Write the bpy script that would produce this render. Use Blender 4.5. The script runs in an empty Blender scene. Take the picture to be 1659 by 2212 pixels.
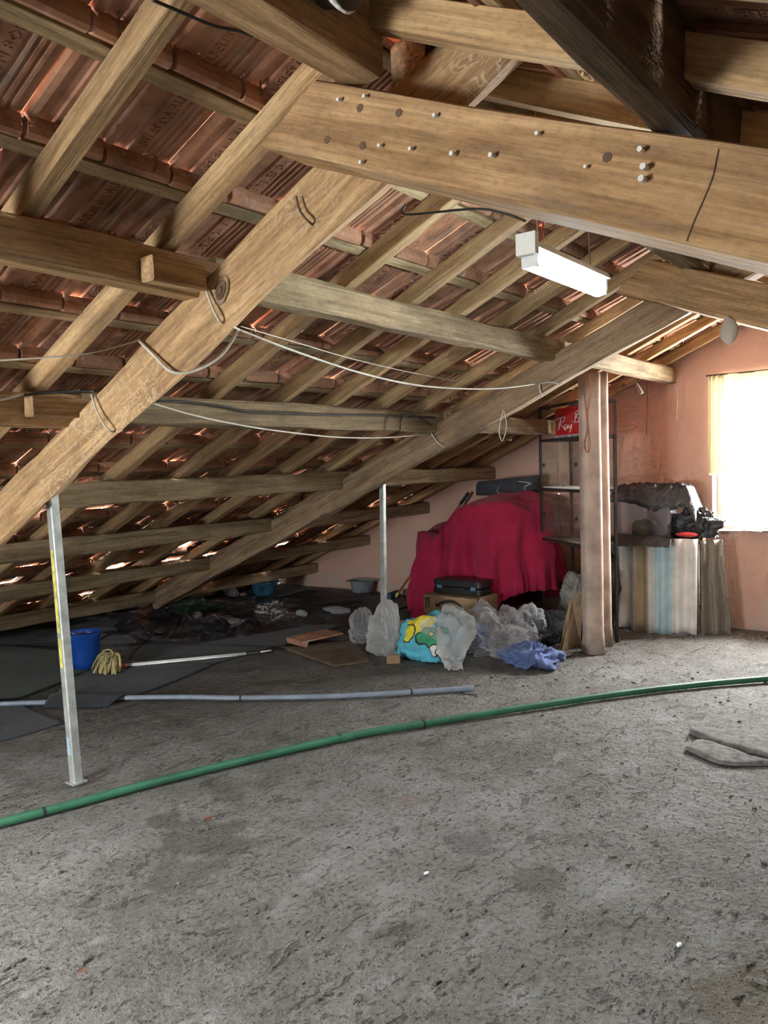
import bpy, math, random
from mathutils import Vector, Matrix, noise

# ---------------------------------------------------------------- camera, world, light
scene = bpy.context.scene
COL = scene.collection
F_PX, PITCH, ROLL, YAW, CAM_H = 1679.8, -0.061, -0.029, 0.662, 1.5
fw = Vector((math.cos(YAW)*math.cos(PITCH), math.sin(YAW)*math.cos(PITCH), math.sin(PITCH)))
rt = Vector((math.sin(YAW), -math.cos(YAW), 0.0))
up = rt.cross(fw)
cr = rt*math.cos(ROLL) + up*math.sin(ROLL)
cu = -rt*math.sin(ROLL) + up*math.cos(ROLL)
cam_data = bpy.data.cameras.new('camera')
cam_data.sensor_fit = 'HORIZONTAL'
cam_data.sensor_width = 36.0
cam_data.lens = F_PX/1659*36.0
cam_data.clip_start = 0.05
cam = bpy.data.objects.new('camera', cam_data)
COL.objects.link(cam)
m = Matrix((cr, cu, -fw)).transposed().to_4x4()
m.translation = Vector((0, 0, CAM_H))
cam.matrix_world = m
scene.camera = cam

world = bpy.data.worlds.new('daylight')
scene.world = world
world.use_nodes = True
bg = world.node_tree.nodes['Background']
bg.inputs['Color'].default_value = (0.98, 0.99, 1.0, 1)
bg.inputs['Strength'].default_value = 92.0

vs = scene.view_settings
vs.view_transform = 'Standard'
vs.look = 'None'
vs.gamma = 1.0
vs.exposure = 0.40
vs.use_curve_mapping = False
scene.cycles.max_bounces = 6
scene.cycles.diffuse_bounces = 3
scene.cycles.glossy_bounces = 2
scene.cycles.transparent_max_bounces = 12
scene.cycles.use_adaptive_sampling = True
scene.cycles.adaptive_threshold = 0.13
scene.cycles.adaptive_min_samples = 12
scene.cycles.sample_clamp_indirect = 6.0

def portal(name, loc, rot, sx, sy):
    d = bpy.data.lights.new(name, 'AREA')
    d.shape = 'RECTANGLE'; d.size = sx; d.size_y = sy
    d.cycles.is_portal = True
    o = bpy.data.objects.new(name, d); COL.objects.link(o)
    o.location = loc; o.rotation_euler = rot
    return o
# window openings: far gable (in view), two in the wall behind the camera
WIN_FAR = (0.86, 1.90, 0.84, 2.16)          # v0, v1, z0, z1
WIN_BACK = [(2.30, 3.30, 0.45, 1.50)]
ROOF_WIN = (-0.78, 0.05, 2.38, 3.13)       # u0, u1, v0, v1: small roof window in the left slope, out of frame
U_FAR, U_BACK = 7.1, -2.6
portal('far_window_portal', (U_FAR+0.22, (WIN_FAR[0]+WIN_FAR[1])/2, (WIN_FAR[2]+WIN_FAR[3])/2),
       (0, math.pi/2, 0), WIN_FAR[3]-WIN_FAR[2], WIN_FAR[1]-WIN_FAR[0])
for a in WIN_BACK:
    portal('back_window_portal', (U_BACK-0.22, (a[0]+a[1])/2, (a[2]+a[3])/2),
           (0, -math.pi/2, 0), a[3]-a[2], a[1]-a[0])

portal('roof_window_portal', ((ROOF_WIN[0]+ROOF_WIN[1])/2, (ROOF_WIN[2]+ROOF_WIN[3])/2+0.05, 3.60-0.449*(ROOF_WIN[2]+ROOF_WIN[3])/2),
       (-math.atan(0.449), 0, 0), ROOF_WIN[1]-ROOF_WIN[0], (ROOF_WIN[3]-ROOF_WIN[2])/math.cos(math.atan(0.449)))

# ---------------------------------------------------------------- measuring helpers
CAMP = Vector((0, 0, CAM_H))
def ray(x, y):
    return fw + cr*((x-829.5)/F_PX) - cu*((y-1106)/F_PX)
def pu(x, y, u):
    d = ray(x, y); return CAMP + d*(u/d.x)
def pv(x, y, v):
    d = ray(x, y); return CAMP + d*(v/d.y)
def pz(x, y, z=0.0):
    d = ray(x, y); return CAMP + d*((z-CAM_H)/d.z)
def pplane(x, y, a, b):
    """vertical plane through floor points a and b"""
    n = Vector((-(b-a).y, (b-a).x, 0)); d = ray(x, y)
    return CAMP + d*((a-CAMP).dot(n)/d.dot(n))
R = random.Random(7)

# ---------------------------------------------------------------- materials
def new_mat(name):
    mt = bpy.data.materials.new(name); mt.use_nodes = True
    nt = mt.node_tree
    return mt, nt, nt.nodes['Principled BSDF']
def N(nt, typ, **kw):
    n = nt.nodes.new(typ)
    for k, v in kw.items():
        if k.startswith('i_'):
            n.inputs[k[2:].replace('_', ' ')].default_value = v
        else:
            setattr(n, k, v)
    return n
def ramp(nt, fac, stops):
    n = nt.nodes.new('ShaderNodeValToRGB')
    el = n.color_ramp.elements
    while len(el) < len(stops): el.new(0.5)
    for e, (p, c) in zip(el, stops):
        e.position = p; e.color = (*c, 1) if len(c) == 3 else c
    nt.links.new(fac, n.inputs['Fac'])
    return n.outputs['Color']
def mixc(nt, fac, a, b, mode='MIX'):
    n = nt.nodes.new('ShaderNodeMix'); n.data_type = 'RGBA'; n.blend_type = mode
    for s, v in ((n.inputs[0], fac), (n.inputs[6], a), (n.inputs[7], b)):
        if isinstance(v, (int, float)): s.default_value = v
        elif isinstance(v, tuple): s.default_value = (*v, 1)
        else: nt.links.new(v, s)
    return n.outputs[2]
def bump(nt, bsdf, height, strength=0.4, dist=0.01):
    b = N(nt, 'ShaderNodeBump'); b.inputs['Strength'].default_value = strength; b.inputs['Distance'].default_value = dist
    nt.links.new(height, b.inputs['Height']); nt.links.new(b.outputs['Normal'], bsdf.inputs['Normal'])
def coords(nt, scale=(1, 1, 1), rand=True, kind='Object'):
    tc = N(nt, 'ShaderNodeTexCoord')
    mp = N(nt, 'ShaderNodeMapping'); mp.inputs['Scale'].default_value = scale
    src = tc.outputs[kind]
    if rand:
        oi = N(nt, 'ShaderNodeObjectInfo'); mul = N(nt, 'ShaderNodeMath', operation='MULTIPLY'); mul.inputs[1].default_value = 37.0
        nt.links.new(oi.outputs['Random'], mul.inputs[0])
        ad = N(nt, 'ShaderNodeVectorMath', operation='ADD')
        nt.links.new(src, ad.inputs[0]); nt.links.new(mul.outputs[0], ad.inputs[1])
        src = ad.outputs[0]
    nt.links.new(src, mp.inputs['Vector'])
    return mp.outputs['Vector']
def noise_tex(nt, vec, scale, detail=4, rough=0.6, dist=0.0):
    n = N(nt, 'ShaderNodeTexNoise'); n.inputs['Scale'].default_value = scale; n.inputs['Detail'].default_value = detail
    n.inputs['Roughness'].default_value = rough; n.inputs['Distortion'].default_value = dist
    if vec is not None: nt.links.new(vec, n.inputs['Vector'])
    return n.outputs['Fac']
def wood(name, dark, mid, light, grime=(0.10, 0.08, 0.06), grime_amt=0.5, wormy=False):
    mt, nt, b = new_mat(name)
    v = coords(nt, (0.9, 9, 9))
    g1 = noise_tex(nt, v, 2.2, 3, 0.62, 0.6)
    v2 = coords(nt, (1.6, 60, 60))
    g2 = noise_tex(nt, v2, 1.5, 2, 0.6)
    c = ramp(nt, g1, [(0.30, dark), (0.50, mid), (0.70, light)])
    c2 = ramp(nt, g2, [(0.35, (0.72, 0.70, 0.66)), (0.6, (1.05, 1.03, 1.0))])
    c = mixc(nt, 0.8, c, c2, 'MULTIPLY')
    v3 = coords(nt, (1, 1, 1))
    g3 = noise_tex(nt, v3, 2.6, 3, 0.65)
    gm = N(nt, 'ShaderNodeMapRange'); gm.inputs['From Min'].default_value = 0.5; gm.inputs['From Max'].default_value = 0.75
    gm.inputs['To Max'].default_value = grime_amt; nt.links.new(g3, gm.inputs['Value'])
    c = mixc(nt, gm.outputs[0], c, grime)
    # dark mineral streaks along the grain, and pieces of differing age
    g4 = noise_tex(nt, coords(nt, (2.5, 26, 26)), 1.2, 2, 0.7, 0.0)
    c = mixc(nt, ramp(nt, g4, [(0.60, (0, 0, 0)), (0.72, (0.55, 0.55, 0.55))]), c, tuple(q*1.15 for q in grime))
    g5 = noise_tex(nt, coords(nt, (4, 9, 9)), 9, 2, 0.7)
    c = mixc(nt, 0.7, c, ramp(nt, g5, [(0.30, (0.72, 0.70, 0.68)), (0.55, (1.03, 1.03, 1.03))]), 'MULTIPLY')
    oi_ = N(nt, 'ShaderNodeObjectInfo')
    c = mixc(nt, 1.0, c, ramp(nt, oi_.outputs['Random'], [(0.0, (0.72, 0.70, 0.68)), (0.5, (0.92, 0.92, 0.92)), (1.0, (1.08, 1.06, 1.03))]), 'MULTIPLY')
    if wormy:                                   # bark-beetle galleries and peeled patches
        vw = coords(nt, (2.2, 3.5, 3.5))
        dn = noise_tex(nt, vw, 3.2, 2, 0.55, 2.2)
        band = N(nt, 'ShaderNodeMath', operation='ABSOLUTE'); sb_ = N(nt, 'ShaderNodeMath', operation='SUBTRACT'); sb_.inputs[1].default_value = 0.5
        nt.links.new(dn, sb_.inputs[0]); nt.links.new(sb_.outputs[0], band.inputs[0])
        wf = ramp(nt, band.outputs[0], [(0.0, (1, 1, 1)), (0.035, (0, 0, 0))])
        big = noise_tex(nt, coords(nt), 1.5, 1, 0.5)
        bf = ramp(nt, big, [(0.52, (0, 0, 0)), (0.66, (0.5, 0.5, 0.5))])
        c = mixc(nt, mixc(nt, 1.0, wf, bf, 'MULTIPLY'), c, (0.74, 0.62, 0.44))
    nt.links.new(c, b.inputs['Base Color'])
    b.inputs['Roughness'].default_value = 0.82
    b.inputs['Specular IOR Level'].default_value = 0.25
    s = N(nt, 'ShaderNodeMath', operation='ADD'); nt.links.new(g1, s.inputs[0]); nt.links.new(g2, s.inputs[1])
    bump(nt, b, s.outputs[0], 0.45, 0.006)
    return mt
def plain(name, col, rough=0.6, metal=0.0, var=0.12, scale=12.0, spec=0.5, bmp=0.0, alpha=1.0):
    mt, nt, b = new_mat(name)
    v = coords(nt)
    g = noise_tex(nt, v, scale, 5, 0.6)
    lo = tuple(max(0, c*(1-var*2)) for c in col); hi = tuple(min(1, c*(1+var)) for c in col)
    c = ramp(nt, g, [(0.3, lo), (0.65, hi)])
    nt.links.new(c, b.inputs['Base Color'])
    b.inputs['Roughness'].default_value = rough; b.inputs['Metallic'].default_value = metal
    b.inputs['Specular IOR Level'].default_value = spec; b.inputs['Alpha'].default_value = alpha
    if bmp: bump(nt, b, g, bmp, 0.01)
    return mt
def cloth(name, col, var=0.15, weave=180.0, rough=0.95, sheen=0.1):
    mt, nt, b = new_mat(name)
    v = coords(nt)
    g = noise_tex(nt, v, 6, 5, 0.6); w = noise_tex(nt, v, weave, 2, 0.5)
    lo = tuple(max(0, c*(1-var*2)) for c in col); hi = tuple(min(1, c*(1+var)) for c in col)
    nt.links.new(ramp(nt, g, [(0.3, lo), (0.65, hi)]), b.inputs['Base Color'])
    b.inputs['Roughness'].default_value = rough; b.inputs['Specular IOR Level'].default_value = 0.2
    b.inputs['Sheen Weight'].default_value = sheen
    s = N(nt, 'ShaderNodeMath', operation='MULTIPLY_ADD'); nt.links.new(w, s.inputs[0]); s.inputs[1].default_value = 0.25
    nt.links.new(noise_tex(nt, v, 14, 4, 0.6), s.inputs[2])
    bump(nt, b, s.outputs[0], 0.35, 0.012)
    return mt
def film(name, col, alpha, rough=0.22, bscale=22.0, bs=0.8, trans=0.0):
    """thin crinkled plastic"""
    mt, nt, b = new_mat(name)
    v = coords(nt); L = nt.links.new
    g = noise_tex(nt, v, bscale, 5, 0.65, 0.8)
    L(ramp(nt, g, [(0.35, tuple(c*0.8 for c in col)), (0.65, col)]), b.inputs['Base Color'])
    b.inputs['Roughness'].default_value = rough
    bump(nt, b, g, bs, 0.02)
    out = nt.nodes['Material Output']; sh = b.outputs[0]
    if trans:
        tl = N(nt, 'ShaderNodeBsdfTranslucent'); tl.inputs['Color'].default_value = (*col, 1)
        m1 = N(nt, 'ShaderNodeMixShader'); m1.inputs[0].default_value = trans; L(sh, m1.inputs[1]); L(tl.outputs[0], m1.inputs[2]); sh = m1.outputs[0]
    if alpha < 1:
        tr = N(nt, 'ShaderNodeBsdfTransparent'); m2 = N(nt, 'ShaderNodeMixShader')
        lw_ = N(nt, 'ShaderNodeLayerWeight'); lw_.inputs['Blend'].default_value = 0.5      # seen edge-on a film is denser
        mr_ = N(nt, 'ShaderNodeMapRange'); mr_.inputs['To Min'].default_value = alpha*0.75; mr_.inputs['To Max'].default_value = min(1, alpha*2.2); L(lw_.outputs['Facing'], mr_.inputs['Value'])
        L(mr_.outputs[0], m2.inputs[0])
        L(tr.outputs[0], m2.inputs[1]); L(sh, m2.inputs[2]); sh = m2.outputs[0]
    L(sh, out.inputs['Surface'])
    return mt
def glass(name, tint=(0.9, 0.95, 0.94), dust=0.12):
    mt, nt, b = new_mat(name)
    nt.nodes.remove(b)
    out = nt.nodes['Material Output']
    tr = N(nt, 'ShaderNodeBsdfTransparent'); tr.inputs['Color'].default_value = (*tint, 1)
    gl = N(nt, 'ShaderNodeBsdfGlossy'); gl.inputs['Roughness'].default_value = 0.04
    df = N(nt, 'ShaderNodeBsdfDiffuse'); df.inputs['Color'].default_value = (0.6, 0.56, 0.5, 1)
    m1 = N(nt, 'ShaderNodeMixShader'); m2 = N(nt, 'ShaderNodeMixShader'); m1.inputs[0].default_value = 0.07
    nt.links.new(tr.outputs[0], m1.inputs[1]); nt.links.new(gl.outputs[0], m1.inputs[2])
    g = noise_tex(nt, coords(nt), 5, 5, 0.6)
    nt.links.new(ramp(nt, g, [(0.35, (0, 0, 0)), (0.8, (dust*1.5,)*3)]), m2.inputs[0])
    nt.links.new(m1.outputs[0], m2.inputs[1]); nt.links.new(df.outputs[0], m2.inputs[2])
    nt.links.new(m2.outputs[0], out.inputs['Surface'])
    return mt
def emis(name, col, st):
    mt, nt, b = new_mat(name)
    b.inputs['Base Color'].default_value = (0.9, 0.9, 0.9, 1)
    b.inputs['Emission Color'].default_value = (*col, 1); b.inputs['Emission Strength'].default_value = st
    return mt

M = {}
M['log'] = wood('log_wood', (0.34, 0.20, 0.10), (0.52, 0.335, 0.175), (0.66, 0.455, 0.26), (0.16, 0.11, 0.075), 0.55, True)
M['log2'] = wood('weathered_log_wood', (0.20, 0.13, 0.08), (0.34, 0.235, 0.15), (0.45, 0.33, 0.22), (0.11, 0.08, 0.06), 0.6)
M['beam'] = wood('sawn_beam_wood', (0.28, 0.165, 0.08), (0.44, 0.28, 0.145), (0.58, 0.395, 0.22), (0.20, 0.14, 0.10), 0.55)
M['purlin'] = wood('purlin_wood', (0.21, 0.15, 0.085), (0.35, 0.26, 0.155), (0.47, 0.36, 0.225), (0.12, 0.095, 0.065), 0.55)
M['rafter'] = wood('rafter_wood', (0.34, 0.21, 0.105), (0.52, 0.35, 0.185), (0.66, 0.475, 0.27), (0.18, 0.13, 0.085), 0.5)
M['batten'] = wood('batten_wood', (0.30, 0.21, 0.115), (0.46, 0.34, 0.195), (0.58, 0.45, 0.275), (0.16, 0.12, 0.08), 0.6)
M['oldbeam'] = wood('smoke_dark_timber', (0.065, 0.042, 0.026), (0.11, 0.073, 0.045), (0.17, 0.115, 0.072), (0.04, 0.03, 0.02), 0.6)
M['plank'] = wood('plank_wood', (0.22, 0.15, 0.095), (0.34, 0.245, 0.165), (0.45, 0.335, 0.235))
M['greywood'] = wood('grey_block_wood', (0.20, 0.18, 0.15), (0.30, 0.27, 0.23), (0.40, 0.37, 0.32))
M['pink'] = None
def tile_mat():
    mt, nt, b = new_mat('terracotta')
    v = coords(nt)
    oi = N(nt, 'ShaderNodeObjectInfo')
    g = noise_tex(nt, v, 9, 3, 0.65)
    c = ramp(nt, g, [(0.28, (0.24, 0.125, 0.08)), (0.5, (0.43, 0.225, 0.14)), (0.75, (0.57, 0.32, 0.21))])
    c = mixc(nt, 0.75, c, ramp(nt, oi.outputs['Random'], [(0.0, (0.55, 0.52, 0.50)), (0.5, (0.9, 0.85, 0.82)), (1.0, (1.15, 1.08, 1.0))]), 'MULTIPLY')
    v2 = coords(nt, (18, 1.2, 18))
    s = noise_tex(nt, v2, 2.0, 2, 0.6)
    c = mixc(nt, ramp(nt, s, [(0.55, (0, 0, 0)), (0.78, (0.55, 0.55, 0.55))]), c, (0.50, 0.42, 0.37))
    nt.links.new(c, b.inputs['Base Color']); b.inputs['Roughness'].default_value = 0.85
    b.inputs['Specular IOR Level'].default_value = 0.25
    bump(nt, b, g, 0.25, 0.005)
    return mt
M['tile'] = tile_mat()
def wall_mat():
    mt, nt, b = new_mat('pink_plaster')
    v = coords(nt, rand=False, kind='Generated')
    tc = N(nt, 'ShaderNodeNewGeometry')
    pos = tc.outputs['Position']
    g = noise_tex(nt, pos, 1.3, 3, 0.6); g2 = noise_tex(nt, pos, 22, 3, 0.7); g3 = noise_tex(nt, pos, 4.5, 4, 0.7)
    c = ramp(nt, g, [(0.3, (0.58, 0.36, 0.285)), (0.55, (0.635, 0.405, 0.325)), (0.75, (0.66, 0.44, 0.36))])
    # limewash showing low on the wall where the paint has flaked
    sep = N(nt, 'ShaderNodeSeparateXYZ'); nt.links.new(pos, sep.inputs[0])
    lo = N(nt, 'ShaderNodeMapRange'); lo.inputs['From Min'].default_value = 0.1; lo.inputs['From Max'].default_value = 0.85
    lo.inputs['To Min'].default_value = 0.16; lo.inputs['To Max'].default_value = -0.2; nt.links.new(sep.outputs['Z'], lo.inputs['Value'])
    ad = N(nt, 'ShaderNodeMath', operation='ADD'); nt.links.new(g3, ad.inputs[0]); nt.links.new(lo.outputs[0], ad.inputs[1])
    c = mixc(nt, ramp(nt, ad.outputs[0], [(0.60, (0, 0, 0)), (0.74, (0.8, 0.8, 0.8))]), c, (0.54, 0.44, 0.38))
    nt.links.new(c, b.inputs['Base Color']); b.inputs['Roughness'].default_value = 0.9; b.inputs['Specular IOR Level'].default_value = 0.2
    bump(nt, b, g2, 0.35, 0.008)
    return mt
M['wall'] = wall_mat()
M['column'] = plain('pink_painted_render', (0.52, 0.41, 0.345), 0.85, 0, 0.2, 5, 0.25, 0.3)
def floor_mat():
    mt, nt, b = new_mat('rough_concrete')
    pos = N(nt, 'ShaderNodeNewGeometry').outputs['Position']
    L = nt.links.new
    big = noise_tex(nt, pos, 0.8, 3, 0.6); med = noise_tex(nt, pos, 4.5, 5, 0.68); fine = noise_tex(nt, pos, 45, 3, 0.72)
    c = ramp(nt, big, [(0.32, (0.185, 0.175, 0.158)), (0.5, (0.24, 0.23, 0.213)), (0.66, (0.305, 0.298, 0.285))])
    c = mixc(nt, 0.8, c, ramp(nt, med, [(0.30, (0.62, 0.60, 0.56)), (0.5, (0.96, 0.95, 0.93)), (0.70, (1.2, 1.2, 1.2))]), 'MULTIPLY')
    c = mixc(nt, 0.45, c, ramp(nt, fine, [(0.32, (0.5, 0.48, 0.45)), (0.52, (1.05, 1.05, 1.05)), (0.68, (1.3, 1.3, 1.3))]), 'MULTIPLY')
    mp = N(nt, 'ShaderNodeMapping'); mp.inputs['Scale'].default_value = (0.75, 1.7, 1.0); mp.inputs['Rotation'].default_value = (0, 0, 0.9); L(pos, mp.inputs['Vector'])
    def mask(f, lo, hi):
        q = N(nt, 'ShaderNodeMapRange'); q.inputs['From Min'].default_value = lo; q.inputs['From Max'].default_value = hi; L(f, q.inputs['Value']); return q.outputs[0]
    # flaked spots, pits and scraped streaks of ragged outline
    p1 = mask(noise_tex(nt, mp.outputs[0], 6.5, 5, 0.72, 0.8), 0.600, 0.64)
    p2 = mask(noise_tex(nt, mp.outputs[0], 24, 3, 0.70), 0.622, 0.66)
    p3 = mask(noise_tex(nt, pos, 60, 1, 0.65), 0.66, 0.71)
    mx = N(nt, 'ShaderNodeMath', operation='MAXIMUM'); L(p1, mx.inputs[0]); L(p2, mx.inputs[1])
    mx2 = N(nt, 'ShaderNodeMath', operation='MAXIMUM'); L(mx.outputs[0], mx2.inputs[0]); L(p3, mx2.inputs[1])
    c = mixc(nt, mixc(nt, 1.0, mx2.outputs[0], (0.6, 0.6, 0.6), 'MULTIPLY'), c, (0.095, 0.087, 0.075))
    lt = mask(noise_tex(nt, mp.outputs[0], 2.6, 4, 0.75), 0.56, 0.66)
    c = mixc(nt, mixc(nt, 1.0, lt, (0.55, 0.55, 0.55), 'MULTIPLY'), c, (0.36, 0.353, 0.343))
    # thin cracks
    wob = N(nt, 'ShaderNodeTexNoise'); wob.inputs['Scale'].default_value = 3.5; wob.inputs['Detail'].default_value = 3; L(pos, wob.inputs['Vector'])
    ck = N(nt, 'ShaderNodeTexVoronoi', feature='DISTANCE_TO_EDGE'); ck.inputs['Scale'].default_value = 1.9
    ad2 = N(nt, 'ShaderNodeVectorMath', operation='ADD'); L(pos, ad2.inputs[0]); L(wob.outputs['Color'], ad2.inputs[1]); L(ad2.outputs[0], ck.inputs['Vector'])
    cf = ramp(nt, ck.outputs['Distance'], [(0.0, (1, 1, 1)), (0.012, (0, 0, 0))])
    cf = mixc(nt, 1.0, cf, ramp(nt, med, [(0.50, (0, 0, 0)), (0.58, (1, 1, 1))]), 'MULTIPLY')
    c = mixc(nt, mixc(nt, 1.0, cf, (0.7, 0.7, 0.7), 'MULTIPLY'), c, (0.07, 0.064, 0.055))
    # stains with a shape of their own: damp patch, rust spots, oil spot
    for (x, y, r, col, amt) in STAINS:
        cx = pz(x, y)
        sb = N(nt, 'ShaderNodeVectorMath', operation='SUBTRACT'); sb.inputs[1].default_value = (cx.x, cx.y, 0); L(pos, sb.inputs[0])
        ln = N(nt, 'ShaderNodeVectorMath', operation='LENGTH'); L(sb.outputs[0], ln.inputs[0])
        md = N(nt, 'ShaderNodeMath', operation='MULTIPLY_ADD'); L(med, md.inputs[0]); md.inputs[1].default_value = r*2.4; L(ln.outputs['Value'], md.inputs[2])
        f = N(nt, 'ShaderNodeMapRange'); f.inputs['From Min'].default_value = r*2.25; f.inputs['From Max'].default_value = r*1.9
        f.inputs['To Max'].default_value = amt; L(md.outputs[0], f.inputs['Value'])
        c = mixc(nt, f.outputs[0], c, col)
    c = mixc(nt, 1.0, c, (0.67, 0.675, 0.69), 'MULTIPLY')
    L(c, b.inputs['Base Color']); b.inputs['Roughness'].default_value = 0.85; b.inputs['Specular IOR Level'].default_value = 0.25
    h = N(nt, 'ShaderNodeMath', operation='MULTIPLY_ADD'); L(fine, h.inputs[0]); h.inputs[1].default_value = 0.35; L(med, h.inputs[2])
    h2 = N(nt, 'ShaderNodeMath', operation='SUBTRACT'); L(h.outputs[0], h2.inputs[0])
    hp = N(nt, 'ShaderNodeMath', operation='MULTIPLY'); L(mx2.outputs[0], hp.inputs[0]); hp.inputs[1].default_value = 0.3; L(hp.outputs[0], h2.inputs[1])
    bump(nt, b, h2.outputs[0], 1.0, 0.035)
    return mt
STAINS = [(450, 1810, 0.20, (0.125, 0.113, 0.097), 0.75), (390, 1885, 0.15, (0.13, 0.118, 0.103), 0.6), (350, 1770, 0.08, (0.12, 0.107, 0.093), 0.7),
          (490, 1712, 0.10, (0.125, 0.113, 0.10), 0.6), (452, 1764, 0.035, (0.34, 0.13, 0.07), 0.7), (178, 2092, 0.022, (0.28, 0.12, 0.07), 0.6),
          (880, 1728, 0.07, (0.24, 0.165, 0.13), 0.5), (1160, 1892, 0.10, (0.115, 0.105, 0.09), 0.6), (1640, 2170, 0.16, (0.14, 0.105, 0.06), 0.5),
          (1020, 1822, 0.11, (0.11, 0.105, 0.10), 0.5)]
M['floor'] = floor_mat()
M['masonry'] = plain('grey_masonry', (0.16, 0.15, 0.14), 0.95, 0, 0.2, 6, 0.2, 0.4)
M['patch'] = plain('dark_mortar', (0.165, 0.158, 0.148), 0.9, 0, 0.25, 25, 0.2, 0.7)
M['red'] = cloth('red_cloth', (0.40, 0.020, 0.068), 0.10)
M['steel'] = plain('galvanised_steel', (0.50, 0.53, 0.51), 0.45, 0.55, 0.15, 18)
M['tape'] = plain('yellow_tape', (0.62, 0.56, 0.10), 0.5, 0, 0.3, 25)
M['bluemark'] = plain('blue_mark', (0.35, 0.48, 0.62), 0.5)
M['dark_metal'] = plain('dark_metal', (0.045, 0.040, 0.036), 0.5, 0.4, 0.2, 30)
M['black_plastic'] = plain('black_plastic', (0.022, 0.023, 0.025), 0.45)
M['blue_plastic'] = plain('blue_plastic', (0.012, 0.07, 0.36), 0.32)
M['cyan_plastic'] = plain('old_blue_plastic', (0.035, 0.115, 0.20), 0.5, 0, 0.35, 8)
M['grey_plastic'] = plain('grey_plastic', (0.22, 0.235, 0.26), 0.45)
M['pvc'] = plain('grey_pvc', (0.24, 0.29, 0.36), 0.45, 0, 0.1)
M['green_pipe'] = plain('green_pipe', (0.035, 0.15, 0.085), 0.5, 0, 0.15, 6)
M['white_plastic'] = plain('white_plastic', (0.78, 0.78, 0.75), 0.4, 0, 0.05)
M['mop'] = cloth('mop_strands', (0.50, 0.42, 0.20), 0.25)
M['card'] = plain('cardboard', (0.36, 0.245, 0.145), 0.85, 0, 0.12, 8, 0.2)
M['card_dark'] = plain('dusty_cardboard', (0.165, 0.125, 0.09), 0.9, 0, 0.15, 8, 0.2)
M['ink'] = plain('black_ink', (0.02, 0.02, 0.022), 0.7)
M['tape_clear'] = plain('packing_tape', (0.42, 0.31, 0.19), 0.25)
M['bag'] = film('clear_bag_film', (0.88, 0.90, 0.94), 0.27, 0.12, 12, 0.3, 0.5)
M['bag_white'] = film('milky_bag_film', (0.88, 0.89, 0.89), 0.62, 0.25, 14, 0.35, 0.5)
M['scrap'] = film('plastic_scrap_film', (0.70, 0.72, 0.75), 0.45, 0.15, 20, 0.5, 0.4)
M['blackfilm'] = film('black_plastic_film', (0.035, 0.037, 0.042), 1.0, 0.25, 14, 0.7)
M['tarp'] = film('dark_tarp_film', (0.017, 0.018, 0.022), 1.0, 0.5, 7, 0.35)
M['mat_blue'] = cloth('dark_blue_grey_mat', (0.036, 0.042, 0.055), 0.12, 90)
M['mat_dark'] = cloth('charcoal_mat', (0.024, 0.026, 0.031), 0.15, 90)
M['mat_green'] = cloth('dark_green_mat', (0.013, 0.030, 0.016), 0.25, 120)
M['rag_blue'] = cloth('blue_fabric', (0.11, 0.15, 0.32), 0.2)
M['rag_dark'] = cloth('dark_grey_fabric', (0.045, 0.047, 0.055), 0.25)
M['sack'] = cloth('dusty_white_sack', (0.34, 0.33, 0.31), 0.2, 120)
M['rope'] = plain('white_cord', (0.62, 0.58, 0.50), 0.9)
M['wire'] = plain('black_cable', (0.03, 0.028, 0.026), 0.6)
M['rusty'] = plain('rusty_wire', (0.14, 0.085, 0.055), 0.7)
M['twine'] = plain('red_twine', (0.48, 0.17, 0.12), 0.9)
M['sign'] = plain('red_sign_face', (0.62, 0.02, 0.03), 0.35, 0, 0.04)
M['white'] = plain('white_paint', (0.85, 0.85, 0.83), 0.5, 0, 0.04)
M['glass'] = glass('dusty_glass', (0.95, 0.97, 0.96), 0.05)
M['winglass'] = glass('window_glass', (0.97, 0.98, 0.97), 0.04)
M['handle_orange'] = plain('orange_handle', (0.42, 0.15, 0.05), 0.5)
M['curtain'] = None
M['lampwhite'] = plain('lamp_white', (0.72, 0.75, 0.74), 0.5, 0, 0.05)
M['tube'] = emis('lit_tube', (0.80, 0.96, 1.0), 90.0)
def curtain_mat():
    mt, nt, b = new_mat('sheer_curtain')
    b.inputs['Base Color'].default_value = (0.74, 0.71, 0.58, 1); b.inputs['Roughness'].default_value = 0.9
    out = nt.nodes['Material Output']
    tl = N(nt, 'ShaderNodeBsdfTranslucent'); tl.inputs['Color'].default_value = (0.80, 0.75, 0.56, 1)
    mx = N(nt, 'ShaderNodeMixShader'); mx.inputs[0].default_value = 0.5
    nt.links.new(b.outputs[0], mx.inputs[1]); nt.links.new(tl.outputs[0], mx.inputs[2]); nt.links.new(mx.outputs[0], out.inputs['Surface'])
    return mt
M['curtain'] = curtain_mat()
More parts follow.
